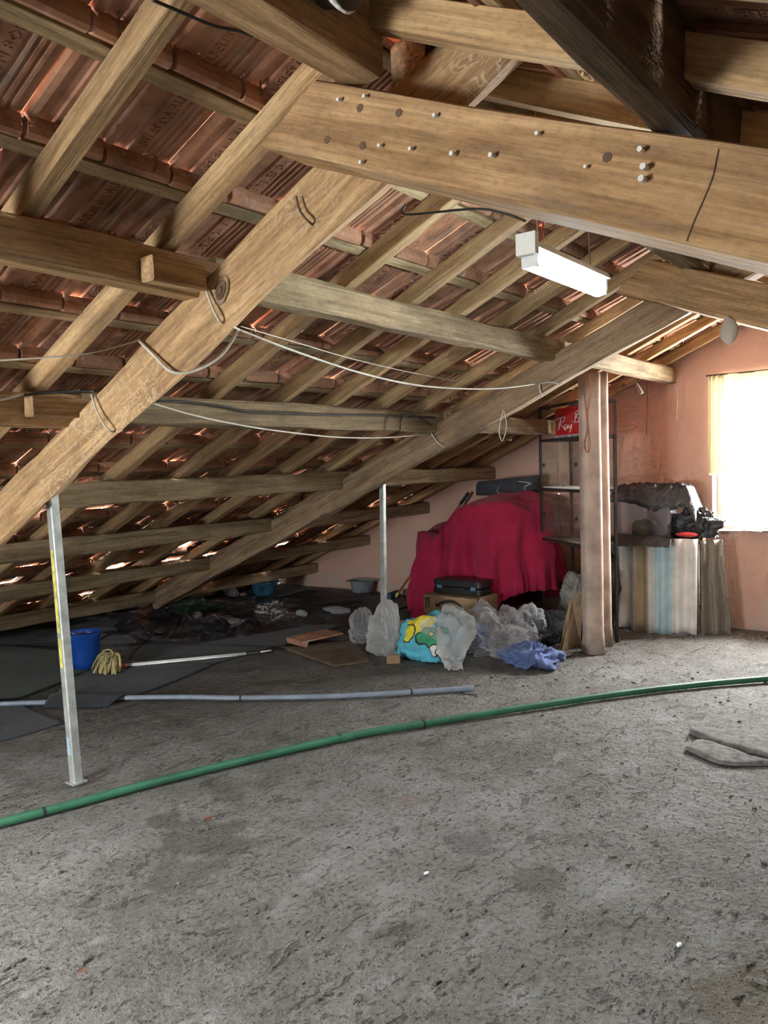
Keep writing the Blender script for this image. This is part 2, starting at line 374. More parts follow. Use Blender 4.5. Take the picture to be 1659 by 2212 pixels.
def stripes_mat():
    """painted corrugated sheet: broad stripes of dusty white, buff and pale blue across its width"""
    mt, nt, b = new_mat('striped_sheet')
    v = coords(nt, rand=False)
    sep = N(nt, 'ShaderNodeSeparateXYZ'); nt.links.new(v, sep.inputs[0])
    mr = N(nt, 'ShaderNodeMapRange'); mr.inputs['From Min'].default_value = -0.42; mr.inputs['From Max'].default_value = 0.42
    nt.links.new(sep.outputs['X'], mr.inputs['Value'])
    w, bf, bl = (0.72, 0.71, 0.69), (0.60, 0.52, 0.38), (0.42, 0.57, 0.63)
    n = nt.nodes.new('ShaderNodeValToRGB'); n.color_ramp.interpolation = 'CONSTANT'
    st = [(0, w), (0.34, bf), (0.48, w), (0.53, bl), (0.70, w), (0.93, bl)]
    el = n.color_ramp.elements
    while len(el) < len(st): el.new(0.5)
    for e, (p, c) in zip(el, st): e.position = p; e.color = (*c, 1)
    nt.links.new(mr.outputs[0], n.inputs['Fac'])
    g = noise_tex(nt, v, 7, 6, 0.65)
    c = mixc(nt, 0.6, n.outputs['Color'], ramp(nt, g, [(0.3, (0.6, 0.58, 0.54)), (0.6, (1, 1, 1))]), 'MULTIPLY')
    nt.links.new(c, b.inputs['Base Color']); b.inputs['Roughness'].default_value = 0.75
    return mt
M['stripes'] = stripes_mat()
def towel_mat():
    mt, nt, b = new_mat('printed_towel')
    v = coords(nt, rand=False)
    L = nt.links.new
    c = (0.12, 0.52, 0.68)
    wob = N(nt, 'ShaderNodeTexNoise'); wob.inputs['Scale'].default_value = 7; L(v, wob.inputs['Vector'])
    ws = N(nt, 'ShaderNodeVectorMath', operation='SCALE'); ws.inputs['Scale'].default_value = 0.10; L(wob.outputs['Color'], ws.inputs[0])
    ad = N(nt, 'ShaderNodeVectorMath', operation='ADD'); L(v, ad.inputs[0]); L(ws.outputs[0], ad.inputs[1])
    blk = (0.03, 0.035, 0.03)
    # plain coloured shapes with dark outlines: (sideways, towards camera, height), radius
    for (sx_, dp, z, r, col, line) in ((-0.12, 0.10, 0.36, 0.15, (0.80, 0.68, 0.05), 0.0), (-0.20, 0.10, 0.22, 0.07, (0.80, 0.68, 0.05), 0.010), (-0.06, 0.22, 0.20, 0.085, (0.06, 0.34, 0.18), 0.012),
                                       (-0.02, 0.24, 0.25, 0.035, (0.80, 0.68, 0.05), 0.008), (-0.03, 0.26, 0.10, 0.055, (0.80, 0.80, 0.74), 0.010), (0.06, 0.25, 0.085, 0.05, (0.80, 0.80, 0.74), 0.010), (0.06, 0.20, 0.27, 0.05, (0.06, 0.34, 0.18), 0.010)):
        p = Vector((sx_*cr.x - dp*fw.x + 0.05, sx_*cr.y - dp*fw.y + 0.05, z + 0.05))
        s_ = N(nt, 'ShaderNodeVectorMath', operation='DISTANCE'); s_.inputs[1].default_value = p; L(ad.outputs[0], s_.inputs[0])
        def m_(rr):
            q = N(nt, 'ShaderNodeMath', operation='LESS_THAN'); q.inputs[1].default_value = rr; L(s_.outputs['Value'], q.inputs[0]); return q.outputs[0]
        if line: c = mixc(nt, m_(r+line), c, blk)
        c = mixc(nt, m_(r), c, col)
    L(c, b.inputs['Base Color']); b.inputs['Roughness'].default_value = 0.95
    bump(nt, b, noise_tex(nt, v, 160, 2, 0.5), 0.4, 0.006)
    return mt
M['towel'] = towel_mat()

# ---------------------------------------------------------------- mesh helpers
def tag(o, label, cat, group=None):
    o['label'] = label; o['category'] = cat
    if group: o['group'] = group
    return o
def thing(name, loc, label, cat, group=None):
    o = bpy.data.objects.new(name, None); o.empty_display_size = 0.1
    COL.objects.link(o); o.location = loc
    return tag(o, label, cat, group)
def frame_from(axis, hint=None):
    x = Vector(axis).normalized()
    h = Vector(hint) if hint else (Vector((0, 0, 1)) if abs(x.z) < 0.95 else Vector((1, 0, 0)))
    y = h.cross(x).normalized(); z = x.cross(y)
    return Matrix((x, y, z)).transposed()
def add(name, verts, faces, mat, parent=None, axis=None, hint=None, smooth=False, origin=None, mats=None, midx=None):
    """one mesh object from world-space vertices; its own frame has X along axis"""
    vs_ = [Vector(v) for v in verts]
    lo = Vector([min(v[i] for v in vs_) for i in range(3)]); hi = Vector([max(v[i] for v in vs_) for i in range(3)])
    c = Vector(origin) if origin is not None else (Vector(((lo.x+hi.x)/2, (lo.y+hi.y)/2, lo.z)) if axis is None else (lo+hi)/2)
    Rm = frame_from(axis, hint) if axis is not None else Matrix.Identity(3)
    Rt = Rm.transposed()
    me = bpy.data.meshes.new(name)
    me.from_pydata([Rt @ (v-c) for v in vs_], [], faces)
    me.update()
    for mm in (mats or [mat]): me.materials.append(mm)
    if midx:
        for p, i in zip(me.polygons, midx): p.material_index = i
    if smooth: me.polygons.foreach_set('use_smooth', [True]*len(me.polygons))
    o = bpy.data.objects.new(name, me); COL.objects.link(o)
    off = Vector((0, 0, 0))
    if parent is not None:
        o.parent = parent
        off = WORLD.get(parent.name, parent.location.copy())
        Pm = WROT.get(parent.name, Matrix.Identity(3))
        loc = Pm.transposed() @ (c-off); Rm2 = Pm.transposed() @ Rm
    else:
        loc, Rm2 = c, Rm
    mm = Rm2.to_4x4(); mm.translation = loc
    o.matrix_basis = mm
    WORLD[o.name] = c; WROT[o.name] = Rm
    return o
WORLD = {}; WROT = {}
def sweep_geo(path, section, S, jit=0.0, seed=0, twist=0.0, scale=None, caps=True):
    """section polygon (s,t) carried along path; S is the rough direction of s"""
    vs_, fs = [], []
    n, k = len(path), len(section)
    for i, p in enumerate(path):
        a = path[max(0, i-1)]; b_ = path[min(n-1, i+1)]
        d = (b_-a).normalized()
        s = (Vector(S) - d*Vector(S).dot(d)).normalized(); t = s.cross(d) if s.cross(d).z >= 0 else d.cross(s)
        sc = scale(i/(n-1)) if scale else 1.0
        for j, (ss, tt) in enumerate(section):
            q = p + s*ss*sc + t*tt*sc
            if jit:
                nv = noise.noise_vector(Vector((seed*7.3+q.x*2.1, q.y*2.1+j*3.7, q.z*2.1)))
                q = q + (s*nv.x + t*nv.y)*jit
            vs_.append(q)
    for i in range(n-1):
        for j in range(k):
            a = i*k+j; b_ = i*k+(j+1) % k
            fs.append((a, b_, b_+k, a+k))
    if caps:
        fs.append(tuple(range(k-1, -1, -1))); fs.append(tuple((n-1)*k+j for j in range(k)))
    return vs_, fs
def lerp_path(a, b, n):
    a, b = Vector(a), Vector(b)
    return [a.lerp(b, i/n) for i in range(n+1)]
def chamfer_rect(w, h, c):
    """rectangle centred on 0 with chamfered corners"""
    x, y = w/2, h/2
    return [(-x+c, -y), (x-c, -y), (x, -y+c), (x, y-c), (x-c, y), (-x+c, y), (-x, y-c), (-x, -y+c)]
def timber(name, a, b, w, h, S, mat, parent=None, jit=0.006, nseg=10, seed=0, ch=0.008, section=None, path=None):
    pth = path or lerp_path(a, b, nseg)
    v, f = sweep_geo(pth, section or chamfer_rect(w, h, ch), S, jit, seed)
    return add(name, v, f, mat, parent, axis=pth[-1]-pth[0])
def fixn(o):
    import bmesh
    bm = bmesh.new(); bm.from_mesh(o.data); bmesh.ops.recalc_face_normals(bm, faces=bm.faces); bm.to_mesh(o.data); bm.free()
    return o
def box_geo(c, dx, dy, dz, Rm=None):
    c = Vector(c); v = []
    for z in (-1, 1):
        for x, y in ((-1, -1), (1, -1), (1, 1), (-1, 1)):
            q = Vector((x*dx/2, y*dy/2, z*dz/2)); v.append(c + (Rm @ q if Rm else q))
    f = [(3, 2, 1, 0), (4, 5, 6, 7), (0, 1, 5, 4), (1, 2, 6, 5), (2, 3, 7, 6), (3, 0, 4, 7)]
    return v, f
def join(parts):
    V, Fs = [], []
    for v, f in parts:
        o = len(V); V += list(v); Fs += [tuple(i+o for i in q) for q in f]
    return V, Fs
def smooth_path(pts, n=8):
    P_ = [Vector(p) for p in pts]; out = []
    for i in range(len(P_)-1):
        p0 = P_[max(0, i-1)]; p1 = P_[i]; p2 = P_[i+1]; p3 = P_[min(len(P_)-1, i+2)]
        for j in range(n):
            t = j/n
            out.append(0.5*((2*p1)+(p2-p0)*t+(2*p0-5*p1+4*p2-p3)*t*t+(3*p1-p0-3*p2+p3)*t**3))
    out.append(P_[-1]); return out
def tube_geo(path, r, n=8, caps=True):
    vs_, fs = [], []
    up_ = Vector((0, 0, 1)); prev = None
    for i, p in enumerate(path):
        d = (path[min(len(path)-1, i+1)] - path[max(0, i-1)])
        d = d.normalized() if d.length > 1e-9 else Vector((1, 0, 0))
        if prev is None:
            s = d.orthogonal().normalized()
        else:
            s = (prev - d*prev.dot(d)); s = s.normalized() if s.length > 1e-6 else d.orthogonal().normalized()
        prev = s; t = d.cross(s)
        rr = r(i/(len(path)-1)) if callable(r) else r
        for j in range(n):
            a = 2*math.pi*j/n
            vs_.append(p + s*math.cos(a)*rr + t*math.sin(a)*rr)
    for i in range(len(path)-1):
        for j in range(n):
            a = i*n+j; b_ = i*n+(j+1) % n
            fs.append((a, b_, b_+n, a+n))
    if caps:
        fs.append(tuple(range(n-1, -1, -1))); fs.append(tuple((len(path)-1)*n+j for j in range(n)))
    return vs_, fs
def tube(name, pts, r, mat, parent=None, n=8, sub=8, smooth=True, axis=None):
    path = smooth_path(pts, sub) if sub > 1 else [Vector(p) for p in pts]
    v, f = tube_geo(path, r, n)
    return add(name, v, f, mat, parent, smooth=smooth, axis=axis)
def lathe_geo(c, prof, n=32, sx=1.0, sy=1.0):
    c = Vector(c); vs_, fs = [], []
    for r, z in prof:
        for j in range(n):
            a = 2*math.pi*j/n; vs_.append(c + Vector((r*sx*math.cos(a), r*sy*math.sin(a), z)))
    for i in range(len(prof)-1):
        for j in range(n):
            fs.append((i*n+j, i*n+(j+1) % n, (i+1)*n+(j+1) % n, (i+1)*n+j))
    fs.append(tuple(range(n-1, -1, -1)))
    return vs_, fs
def fbm(p, oct_=4):
    return noise.fractal(p, 0.8, 2.0, oct_)
def ridged(p, oct_=4):
    return noise.ridged_multi_fractal(p, 0.9, 2.0, oct_, 0.9, 2.0)
def crinkle(p):
    q = Vector((p.y, p.z, p.x))
    return 0.55 - 1.5*abs(noise.noise(p)) - 0.9*abs(noise.noise(q*2.1+Vector((3, 1, 7)))) - 0.4*abs(noise.noise(p*4.3+Vector((1, 9, 2))))
def bag_lump(name, c, rad, mat, seed=0, flat=0.0, top=0.0, pleat=0.07, nu=110, nv=64, low=0.45, fine=1.0):
    """gathered, creased bag or bundle: irregular outline, pleats that run up to the gathered top, sharp small creases"""
    c = Vector(c); V, Fs = [], []
    for j in range(nv+1):
        ph = math.pi*j/nv
        for i in range(nu):
            th = 2*math.pi*i/nu
            d = Vector((math.sin(ph)*math.cos(th), math.sin(ph)*math.sin(th), math.cos(ph)))
            o = Vector((seed*4.1, seed*1.3, seed*2.7))
            k = 1 + low*noise.noise(d*1.3+o) + 0.5*low*noise.noise(d*2.6-o)
            w = noise.noise(d*1.1+o)*5
            k += pleat*(1-abs(2*abs(math.sin(3.5*th + w + 1.2*ph))-1))*(0.5+0.5*math.sin(ph)) - pleat*0.5
            k += fine*(0.10*crinkle(d*2.4+o) + 0.055*crinkle(d*5.5-o))
            if top and d.z > 0: k *= 1 + top*d.z**4 - 0.30*d.z*(1-d.z)
            p = c + Vector((d.x*rad[0], d.y*rad[1], d.z*rad[2]))*k
            p.z = max(p.z, flat + 0.002 + 0.004*max(0, noise.noise(p*30)))
            V.append(p)
    for j in range(nv):
        for i in range(nu): Fs.append((j*nu+i, (j+1)*nu+i, (j+1)*nu+(i+1) % nu, j*nu+(i+1) % nu))
    return add(name, V, Fs, mat, None, smooth=True)
def sheet(name, corners, nx, ny, amp, freq, mat, parent=None, seed=0, z0=0.004, thick=0.004, edge=0.05, rmf=True, prof=None):
    """a cloth or mat lying on the floor: bilinear patch of four floor points, wrinkled, with ragged edges"""
    a, b_, c, d = [Vector((p[0], p[1], 0)) for p in corners]
    top = []
    for j in range(ny+1):
        for i in range(nx+1):
            s, t = i/nx, j/ny
            p = (a*(1-s)+b_*s)*(1-t) + (d*(1-s)+c*s)*t
            if edge:
                ev = noise.noise_vector(Vector((p.x*2.3+seed, p.y*2.3, seed*1.7)))*edge
                p = p + Vector((ev.x, ev.y, 0))
            q = Vector((p.x*freq+seed*3.1, p.y*freq, seed))
            hgt = (ridged(q, 4)-0.7)*0.6 if rmf else fbm(q, 4)*0.5+0.3
            e = min(1.0, 6*min(s, 1-s)+0.15, 6*min(t, 1-t)+0.15)
            z = z0 + max(0.0, hgt)*amp*e
            if prof: z += prof(s, t)
            top.append(Vector((p.x, p.y, z)))
    n = len(top); V = top + [Vector((p.x, p.y, max(0.0005, p.z-thick))) for p in top]
    Fs = []
    w = nx+1
    for j in range(ny):
        for i in range(nx):
            q = (j*w+i, j*w+i+1, (j+1)*w+i+1, (j+1)*w+i)
            Fs.append(q); Fs.append(tuple(n+k for k in reversed(q)))
    bd = [i for i in range(w)] + [j*w+nx for j in range(1, ny+1)] + [ny*w+i for i in range(nx-1, -1, -1)] + [j*w for j in range(ny-1, 0, -1)]
    for k in range(len(bd)):
        p, q = bd[k], bd[(k+1) % len(bd)]
        Fs.append((q, p, n+p, n+q))
    return fixn(add(name, V, Fs, mat, parent, smooth=True))
def crumple(name, c, rad, mat, parent=None, seed=0, amp=0.25, freq=5.0, nu=48, nv=28, flat=0.0, shape=None, crease=True):
    """crumpled lump of film or cloth resting on z=flat"""
    c = Vector(c); V, Fs = [], []
    for j in range(nv+1):
        ph = math.pi*j/nv
        for i in range(nu):
            th = 2*math.pi*i/nu
            d = Vector((math.sin(ph)*math.cos(th), math.sin(ph)*math.sin(th), math.cos(ph)))
            q = Vector((d.x*rad[0], d.y*rad[1], d.z*rad[2]))
            nz = crinkle(q*freq+Vector((seed*5.3, seed, 0))) if crease else fbm(q*freq+Vector((seed*5.3, seed, 0)), 4)
            k = 1 + amp*nz
            if shape: k *= shape(d)
            p = c + q*k
            p.z = max(p.z, flat + 0.002)
            V.append(p)
    for j in range(nv):
        for i in range(nu):
            Fs.append((j*nu+i, (j+1)*nu+i, (j+1)*nu+(i+1) % nu, j*nu+(i+1) % nu))
    return add(name, V, Fs, mat, parent, smooth=True)

# ---------------------------------------------------------------- the room
SL, SR = 0.449, 0.484                       # slopes of the two roof halves
def zl(v, off=0.0): return 3.235 + off - SL*v          # purlin-centre plane, left half
def zr(v, off=0.0): return 2.06 + off + SR*v           # rafter-centre plane, right half
V_RIDGE = 1.37
V_L, V_R = 7.62, -3.0
# floor
def build_floor():
    st = 0.1; us = [U_BACK-0.3 + st*i for i in range(int((U_FAR+0.5-U_BACK+0.3)/st)+1)]
    vs_ = [V_R-0.2 + st*i for i in range(int((V_L-V_R+0.4)/st)+1)]
    V = [Vector((u, v, -0.005+0.005*fbm(Vector((u*1.3, v*1.3, 0)), 3))) for v in vs_ for u in us]
    V = [Vector((p.x, p.y, min(0.0, p.z))) for p in V]
    w = len(us); Fs = [(j*w+i, j*w+i+1, (j+1)*w+i+1, (j+1)*w+i) for j in range(len(vs_)-1) for i in range(w-1)]
    o = add('floor', V, Fs, M['floor'], smooth=True, origin=(0, 0, 0)); o['kind'] = 'structure'
    return o
build_floor()
def ztop(v): return min(zl(v, 0.185), zr(v, 0.085))
def gable(name, u0, u1, wins, mat='wall'):
    """gable wall with openings; tops follow both roof slopes"""
    cuts = sorted(set([V_R, V_RIDGE, 7.28] + [w[0] for w in wins] + [w[1] for w in wins] + [2.5, 4.0, 5.5]))
    parts = []
    def prism(va, vb, za, zb, ta, tb):
        P_ = [(va, za), (vb, zb), (vb, tb), (va, ta)]
        v = [Vector((u0, a, z)) for a, z in P_] + [Vector((u1, a, z)) for a, z in P_]
        f = [(0, 1, 2, 3), (7, 6, 5, 4)] + [(i, i+4, (i+1) % 4+4, (i+1) % 4) for i in range(4)]
        parts.append((v, f))
    for va, vb in zip(cuts[:-1], cuts[1:]):
        w = [q for q in wins if q[0] <= va+1e-6 and q[1] >= vb-1e-6]
        ta, tb = max(0.01, ztop(va)), max(0.01, ztop(vb))
        if w:
            prism(va, vb, -0.05, -0.05, w[0][2], w[0][2]); prism(va, vb, w[0][3], w[0][3], ta, tb)
        else:
            prism(va, vb, -0.05, -0.05, ta, tb)
    o = add(name, *join(parts), M[mat]); o['kind'] = 'structure'
    return o
gable('wall_far', U_FAR, U_FAR+0.28, [WIN_FAR])
gable('wall_back', U_BACK-0.28, U_BACK, WIN_BACK, 'masonry')
v_, f_ = box_geo(((U_BACK+U_FAR)/2, V_R-0.14, 0.33), U_FAR-U_BACK+0.5, 0.28, 0.72)
o = add('wall_right', v_, f_, M['masonry']); o['kind'] = 'structure'
v_, f_ = box_geo(((U_BACK+U_FAR)/2, 7.56, 0.035), U_FAR-U_BACK+0.5, 0.30, 0.13)
o = add('wall_left', v_, f_, M['masonry']); o['kind'] = 'structure'
# windows: frame, mullion and panes
def window(name, u, w, side):
    v0, v1, z0, z1 = w
    uu = u + side*0.16
    fr = []
    for (a, b_, c, d) in ((v0, v1, z0, z0+0.05), (v0, v1, z1-0.05, z1), (v0, v0+0.05, z0, z1), (v1-0.05, v1, z0, z1), ((v0+v1)/2-0.03, (v0+v1)/2+0.03, z0, z1)):
        fr.append(box_geo((uu, (a+b_)/2, (c+d)/2), 0.05, b_-a, d-c))
    o = add(name, *join(fr), M['white']); o['kind'] = 'structure'
    for k in (0, 1):
        a = v0+0.05 if k == 0 else (v0+v1)/2+0.03; b_ = (v0+v1)/2-0.03 if k == 0 else v1-0.05
        vv, ff = box_geo((uu, (a+b_)/2, (z0+z1)/2), 0.004, b_-a, z1-z0-0.1)
        add('pane', vv, ff, M['winglass'], o)
    return o
window('window_1', U_FAR, WIN_FAR, 1)
for k, w in enumerate(WIN_BACK): window('window_%d' % (k+2), U_BACK, w, -1)

# ---------------------------------------------------------------- roof covering
AL, AR = math.atan(SL), math.atan(SR)
def slope_frame(left):
    if left: x, y = Vector((1, 0, 0)), Vector((0, math.cos(AL), -math.sin(AL)))
    else: x, y = Vector((-1, 0, 0)), Vector((0, -math.cos(AR), -math.sin(AR)))
    return x, y, x.cross(y)
ceil = {}
for nm, left in (('ceiling_left', True), ('ceiling_right', False)):
    o = bpy.data.objects.new(nm, None); COL.objects.link(o); o['kind'] = 'structure'
    o.location = (2.0, V_RIDGE, 2.8); ceil[left] = o
LU = [-2.45, -1.95, -1.46, -0.83, 0.10, 0.68, 1.25, 1.75, 2.21, 2.70, 3.20, 3.64, 4.12, 4.61, 5.09, 5.55, 6.03, 6.47, 6.95]
for i, u in enumerate(LU):
    a = Vector((u, V_RIDGE+0.02, zl(V_RIDGE+0.02, 0.11))); b_ = Vector((u+R.uniform(-.03, .03), 7.40, zl(7.40, 0.11)))
    timber('rafter', a, b_, 0.062, 0.078, (1, 0, 0), M['rafter'], ceil[True], 0.006, 16, i, 0.004)
RU = [-2.3, -1.7, -1.1, -0.6, -0.15, 0.31, 0.77, 1.22, 1.68, 2.14, 2.60, 3.06, 3.52, 3.98, 4.44, 4.9, 5.36, 5.82, 6.3, 6.8]
for i, u in enumerate(RU):
    a = Vector((u, V_RIDGE-0.02, zr(V_RIDGE-0.02))); b_ = Vector((u, -2.9, zr(-2.9)))
    timber('rafter', a, b_, 0.07, 0.085, (1, 0, 0), M['rafter'], ceil[False], 0.005, 12, 40+i, 0.004)
VB0, DVB = 1.80, 0.345
ROWS_L = list(range(-1, 17))
def batten(left, v, u0, u1, seed):
    S = (0, math.cos(AL), -math.sin(AL)) if left else (0, math.cos(AR), math.sin(AR))
    nrm = slope_frame(left)[2]
    z = zl(v, 0.11) if left else zr(v)
    p0 = Vector((u0, v, z)) + nrm*0.056; p1 = Vector((u1, v, z)) + nrm*0.056
    timber('batten', p0, p1, 0.05, 0.03, S, M['batten'], ceil[left], 0.003, 10, seed, 0.003)
for j in ROWS_L:
    v = VB0 + DVB*j
    first = ((U_BACK, ROOF_WIN[0]), (ROOF_WIN[1], 2.23)) if ROOF_WIN[2]-0.03 < v < ROOF_WIN[3]+0.03 else ((U_BACK, -0.1), (-0.09, 2.23))
    for k, (u0, u1) in enumerate(first + ((2.24, 5.35), (5.36, 7.08))):
        batten(True, v, u0, u1, j*5+k)
for j in range(15):
    v = 1.285 - DVB*j
    for k, (u0, u1) in enumerate(((U_BACK, 1.5), (1.51, 4.4), (4.41, 7.08))):
        batten(False, v, u0, u1, 200+j*5+k)
# one clay tile: ribbed underside, hooked roll at its head, raised band that carries the lettering
TW, TL, TT = 0.242, 0.425, 0.014
PROF = [(0, .004), (.010, -.012), (.032, -.012), (.038, 0), (.082, 0), (.087, -.008), (.139, -.008), (.144, 0), (.153, 0), (.156, -.007), (.165, -.007), (.168, 0),
        (.177, 0), (.180, -.007), (.189, -.007), (.192, 0), (.201, 0), (.204, -.007), (.213, -.007), (.216, 0), (.242, .002)]
def tile_geo(simple=False):
    pr = PROF if not simple else [PROF[i] for i in (0, 1, 2, 3, 5, 6, 9, 18, 20)]
    k = len(pr); V, Fs = [], []
    for y in (0.0, TL):
        V += [Vector((x, y, z)) for x, z in pr] + [Vector((pr[-1][0], y, TT)), Vector((pr[0][0], y, TT))]
    n = k+2
    for i in range(n):
        a, b_ = i, (i+1) % n
        Fs.append((a, a+n, b_+n, b_))
    Fs.append(tuple(range(n))); Fs.append(tuple(range(2*n-1, n-1, -1)))
    # hook roll along the head
    m_ = 6 if not simple else 4; base = len(V)
    for x in (0.006, 0.236):
        for q in range(m_+1):
            a = math.pi*q/m_; V.append(Vector((x, 0.026-0.026*math.cos(a), -0.042*math.sin(a))))
    for q in range(m_): Fs.append((base+q, base+q+1, base+m_+1+q+1, base+m_+1+q))
    Fs.append(tuple(base+q for q in range(m_, -1, -1))); Fs.append(tuple(base+m_+1+q for q in range(m_+1)))
    return V, Fs
def text_geo(txt, size, ext):
    cu_ = bpy.data.curves.new('t', 'FONT'); cu_.body = txt; cu_.size = size; cu_.extrude = ext; cu_.resolution_u = 1
    ob = bpy.data.objects.new('t', cu_); COL.objects.link(ob)
    dg = bpy.context.evaluated_depsgraph_get()
    me = bpy.data.meshes.new_from_object(ob.evaluated_get(dg))
    V = [v.co.copy() for v in me.vertices]; Fs = [tuple(p.vertices) for p in me.polygons]
    bpy.data.objects.remove(ob); bpy.data.curves.remove(cu_); bpy.data.meshes.remove(me)
    return V, Fs
def tile_mesh(name, txt=None, simple=False):
    V, Fs = tile_geo(simple); parts = [(V, Fs)]
    if txt:
        tv, tf = text_geo(txt, 0.046, 0.003)
        L_ = max(v.x for v in tv)
        sc = min(1.0, 0.30/L_)
        parts.append(([Vector((0.131 - v.y*1.0, 0.375 - v.x*sc, -0.0085 - v.z)) for v in tv], tf))
    me = bpy.data.meshes.new(name); v, f = join(parts); me.from_pydata(v, [], f); me.update(); me.materials.append(M['tile'])
    return me
TM = [tile_mesh('roof_tile_a', 'ABELES DA ALIGA'), tile_mesh('roof_tile_b', 'RAMON BORJ'), tile_mesh('roof_tile_c')]
SIMPLE = tile_geo(True)
def in_view(p, mar=120):
    d = p-CAMP; z = d.dot(fw)
    if z < 0.3: return None
    x = 829.5 + F_PX*d.dot(cr)/z; y = 1106 - F_PX*d.dot(cu)/z
    return z if (-mar < x < 1659+mar and -mar < y < 2212) else None
def lay(left, rows, u0, u1, head_v):
    x, y, n = slope_frame(left)
    cells = []
    for j in rows:
        vb = head_v(j)
        z = zl(vb, 0.11) if left else zr(vb)
        hp = Vector((0, vb, z)) + n*0.072 - y*0.078
        ncol = int((u1-u0)/0.244)
        for i in range(ncol):
            u = (u0 + i*0.244) if left else (u1 - i*0.244)
            if left and ROOF_WIN[0]-0.2 < u < ROOF_WIN[1]-0.04 and ROOF_WIN[2]-0.10 < vb < ROOF_WIN[3]: continue
            lift = 0.053 + R.uniform(-.004, .004)
            vv = vb
            if left:
                far = max(0, min(1, (vv-2.6)/3.2))
                if R.random() < 0.015 + 0.33*far: lift += R.uniform(0.008, 0.03 + 0.035*far)
            elif R.random() < 0.06: lift += R.uniform(.01, .03)
            Rm = Matrix((x, y, n)).transposed() @ Matrix.Rotation(lift, 3, 'X') @ Matrix.Rotation(R.uniform(-.007, .007), 3, 'Z')
            pos = Vector((u, hp.y, hp.z)) + n*R.uniform(0, .004) + y*R.uniform(-.006, .006)
            cells.append((pos, Rm, in_view(pos + x*0.12 + y*0.2)))
    seen = sorted([c for c in cells if c[2]], key=lambda c: c[2])[:296]
    ids = set(id(c) for c in seen)
    off = ceil[left].location
    for k, (pos, Rm, dist) in enumerate(seen):
        me = TM[R.choice((0, 0, 0, 1))] if dist < 4.2 else TM[2]
        o = bpy.data.objects.new('roof_tile', me); COL.objects.link(o); o.parent = ceil[left]
        mm = Rm.to_4x4(); mm.translation = pos-off; o.matrix_basis = mm
    rest = [([pos + Rm @ v for v in SIMPLE[0]], SIMPLE[1]) for (pos, Rm, d) in cells if id((pos, Rm, d)) not in ids and not any(pos is s[0] for s in seen)]
    o = add('roof_tiles', *join(rest), M['tile'], ceil[left]); o['kind'] = 'stuff'
lay(True, ROWS_L, U_BACK-0.4, U_FAR+0.5, lambda j: VB0 + DVB*j)
lay(False, range(15), U_BACK-0.4, U_FAR+0.5, lambda j: 1.285 - DVB*j)
# small roof window: frame and pane laid in the slope
def roof_window():
    u0, u1, v0, v1 = ROOF_WIN; x, y, n = slope_frame(True)
    def P_(u, v, h): return Vector((u, v, zl(v, 0.11))) + n*h
    fr = []
    for a, b_ in (((u0, v0), (u1, v0)), ((u1, v0), (u1, v1)), ((u1, v1), (u0, v1)), ((u0, v1), (u0, v0))):
        A, B = P_(*a, 0.085), P_(*b_, 0.085); d = (B-A).normalized(); s = n.cross(d)
        V = [p + s*i + n*j for p in (A-d*0.03, B+d*0.03) for (i, j) in ((-0.03, -0.07), (0.03, -0.07), (0.03, 0.07), (-0.03, 0.07))]
        fr.append((V, [(0, 1, 2, 3), (7, 6, 5, 4)] + [(i, i+4, (i+1) % 4+4, (i+1) % 4) for i in range(4)]))
    o = add('window_3', *join(fr), M['dark_metal']); o['kind'] = 'structure'
    V = [P_(u, v, h) for h in (0.13, 0.135) for u, v in ((u0, v0), (u1, v0), (u1, v1), (u0, v1))]
    add('pane', V, [(0, 1, 2, 3), (7, 6, 5, 4)] + [(i, i+4, (i+1) % 4+4, (i+1) % 4) for i in range(4)], M['winglass'], o)
roof_window()
# ridge capping
V, Fs = [], []
for i in range(26):
    u = U_BACK - 0.3 + i*0.41
    path = [Vector((u, V_RIDGE, 2.82)), Vector((u+0.44, V_RIDGE, 2.832))]
    sec = [(0.27*math.cos(a), 0.12*math.sin(a)-0.03) for a in [math.pi*k/8 for k in range(9)]] + [(0.255*math.cos(a), 0.105*math.sin(a)-0.03) for a in [math.pi*k/8 for k in range(8, -1, -1)]]
    v, f = sweep_geo(path, sec, (0, 1, 0)); o_ = len(V); V += v; Fs += [tuple(q+o_ for q in ff) for ff in f]
o = add('ridge_tiles', V, Fs, M['tile'], ceil[True]); o['kind'] = 'stuff'

# ---------------------------------------------------------------- heavy timbers
def log(name, top0, top1, sec, mat, label, cat, jit, seed, nseg=26):
    path = lerp_path(top0, top1, nseg)
    v, f = sweep_geo(path, sec, (1, 0, 0), jit, seed)
    return tag(add(name, v, f, mat, axis=path[-1]-path[0], smooth=False), label, cat)
LAM1 = 0.902
SEC1 = [(p*LAM1, q*LAM1) for p, q in [(0.0, -0.02), (0.0, -0.232), (0.012, -0.248), (0.06, -0.225), (0.17, -0.155), (0.225, -0.09), (0.23, -0.03), (0.17, 0.0), (0.03, 0.0)]]
log1 = log('truss_log', (1.85, 1.02, 3.241-.473*1.02), (1.85, 6.75, 3.241-.473*6.75), SEC1, M['log'],
    'thick pale hewn log sloping from the ridge past the left steel post', 'beam', 0.022, 3, 40)
SEC2 = [(p*0.9, q*0.9) for p, q in [(0.0, -0.015), (0.0, -0.20), (0.015, -0.215), (0.13, -0.205), (0.21, -0.15), (0.225, -0.05), (0.19, 0.0), (0.02, 0.0)]]
log2 = log('truss_log', (4.72, 1.05, 3.135-.424*1.05), (4.72, 6.75, 3.135-.424*6.75), SEC2, M['log2'],
    'brown weathered log resting over the thin right steel post and sloping to the floor', 'beam', 0.02, 9, 40)
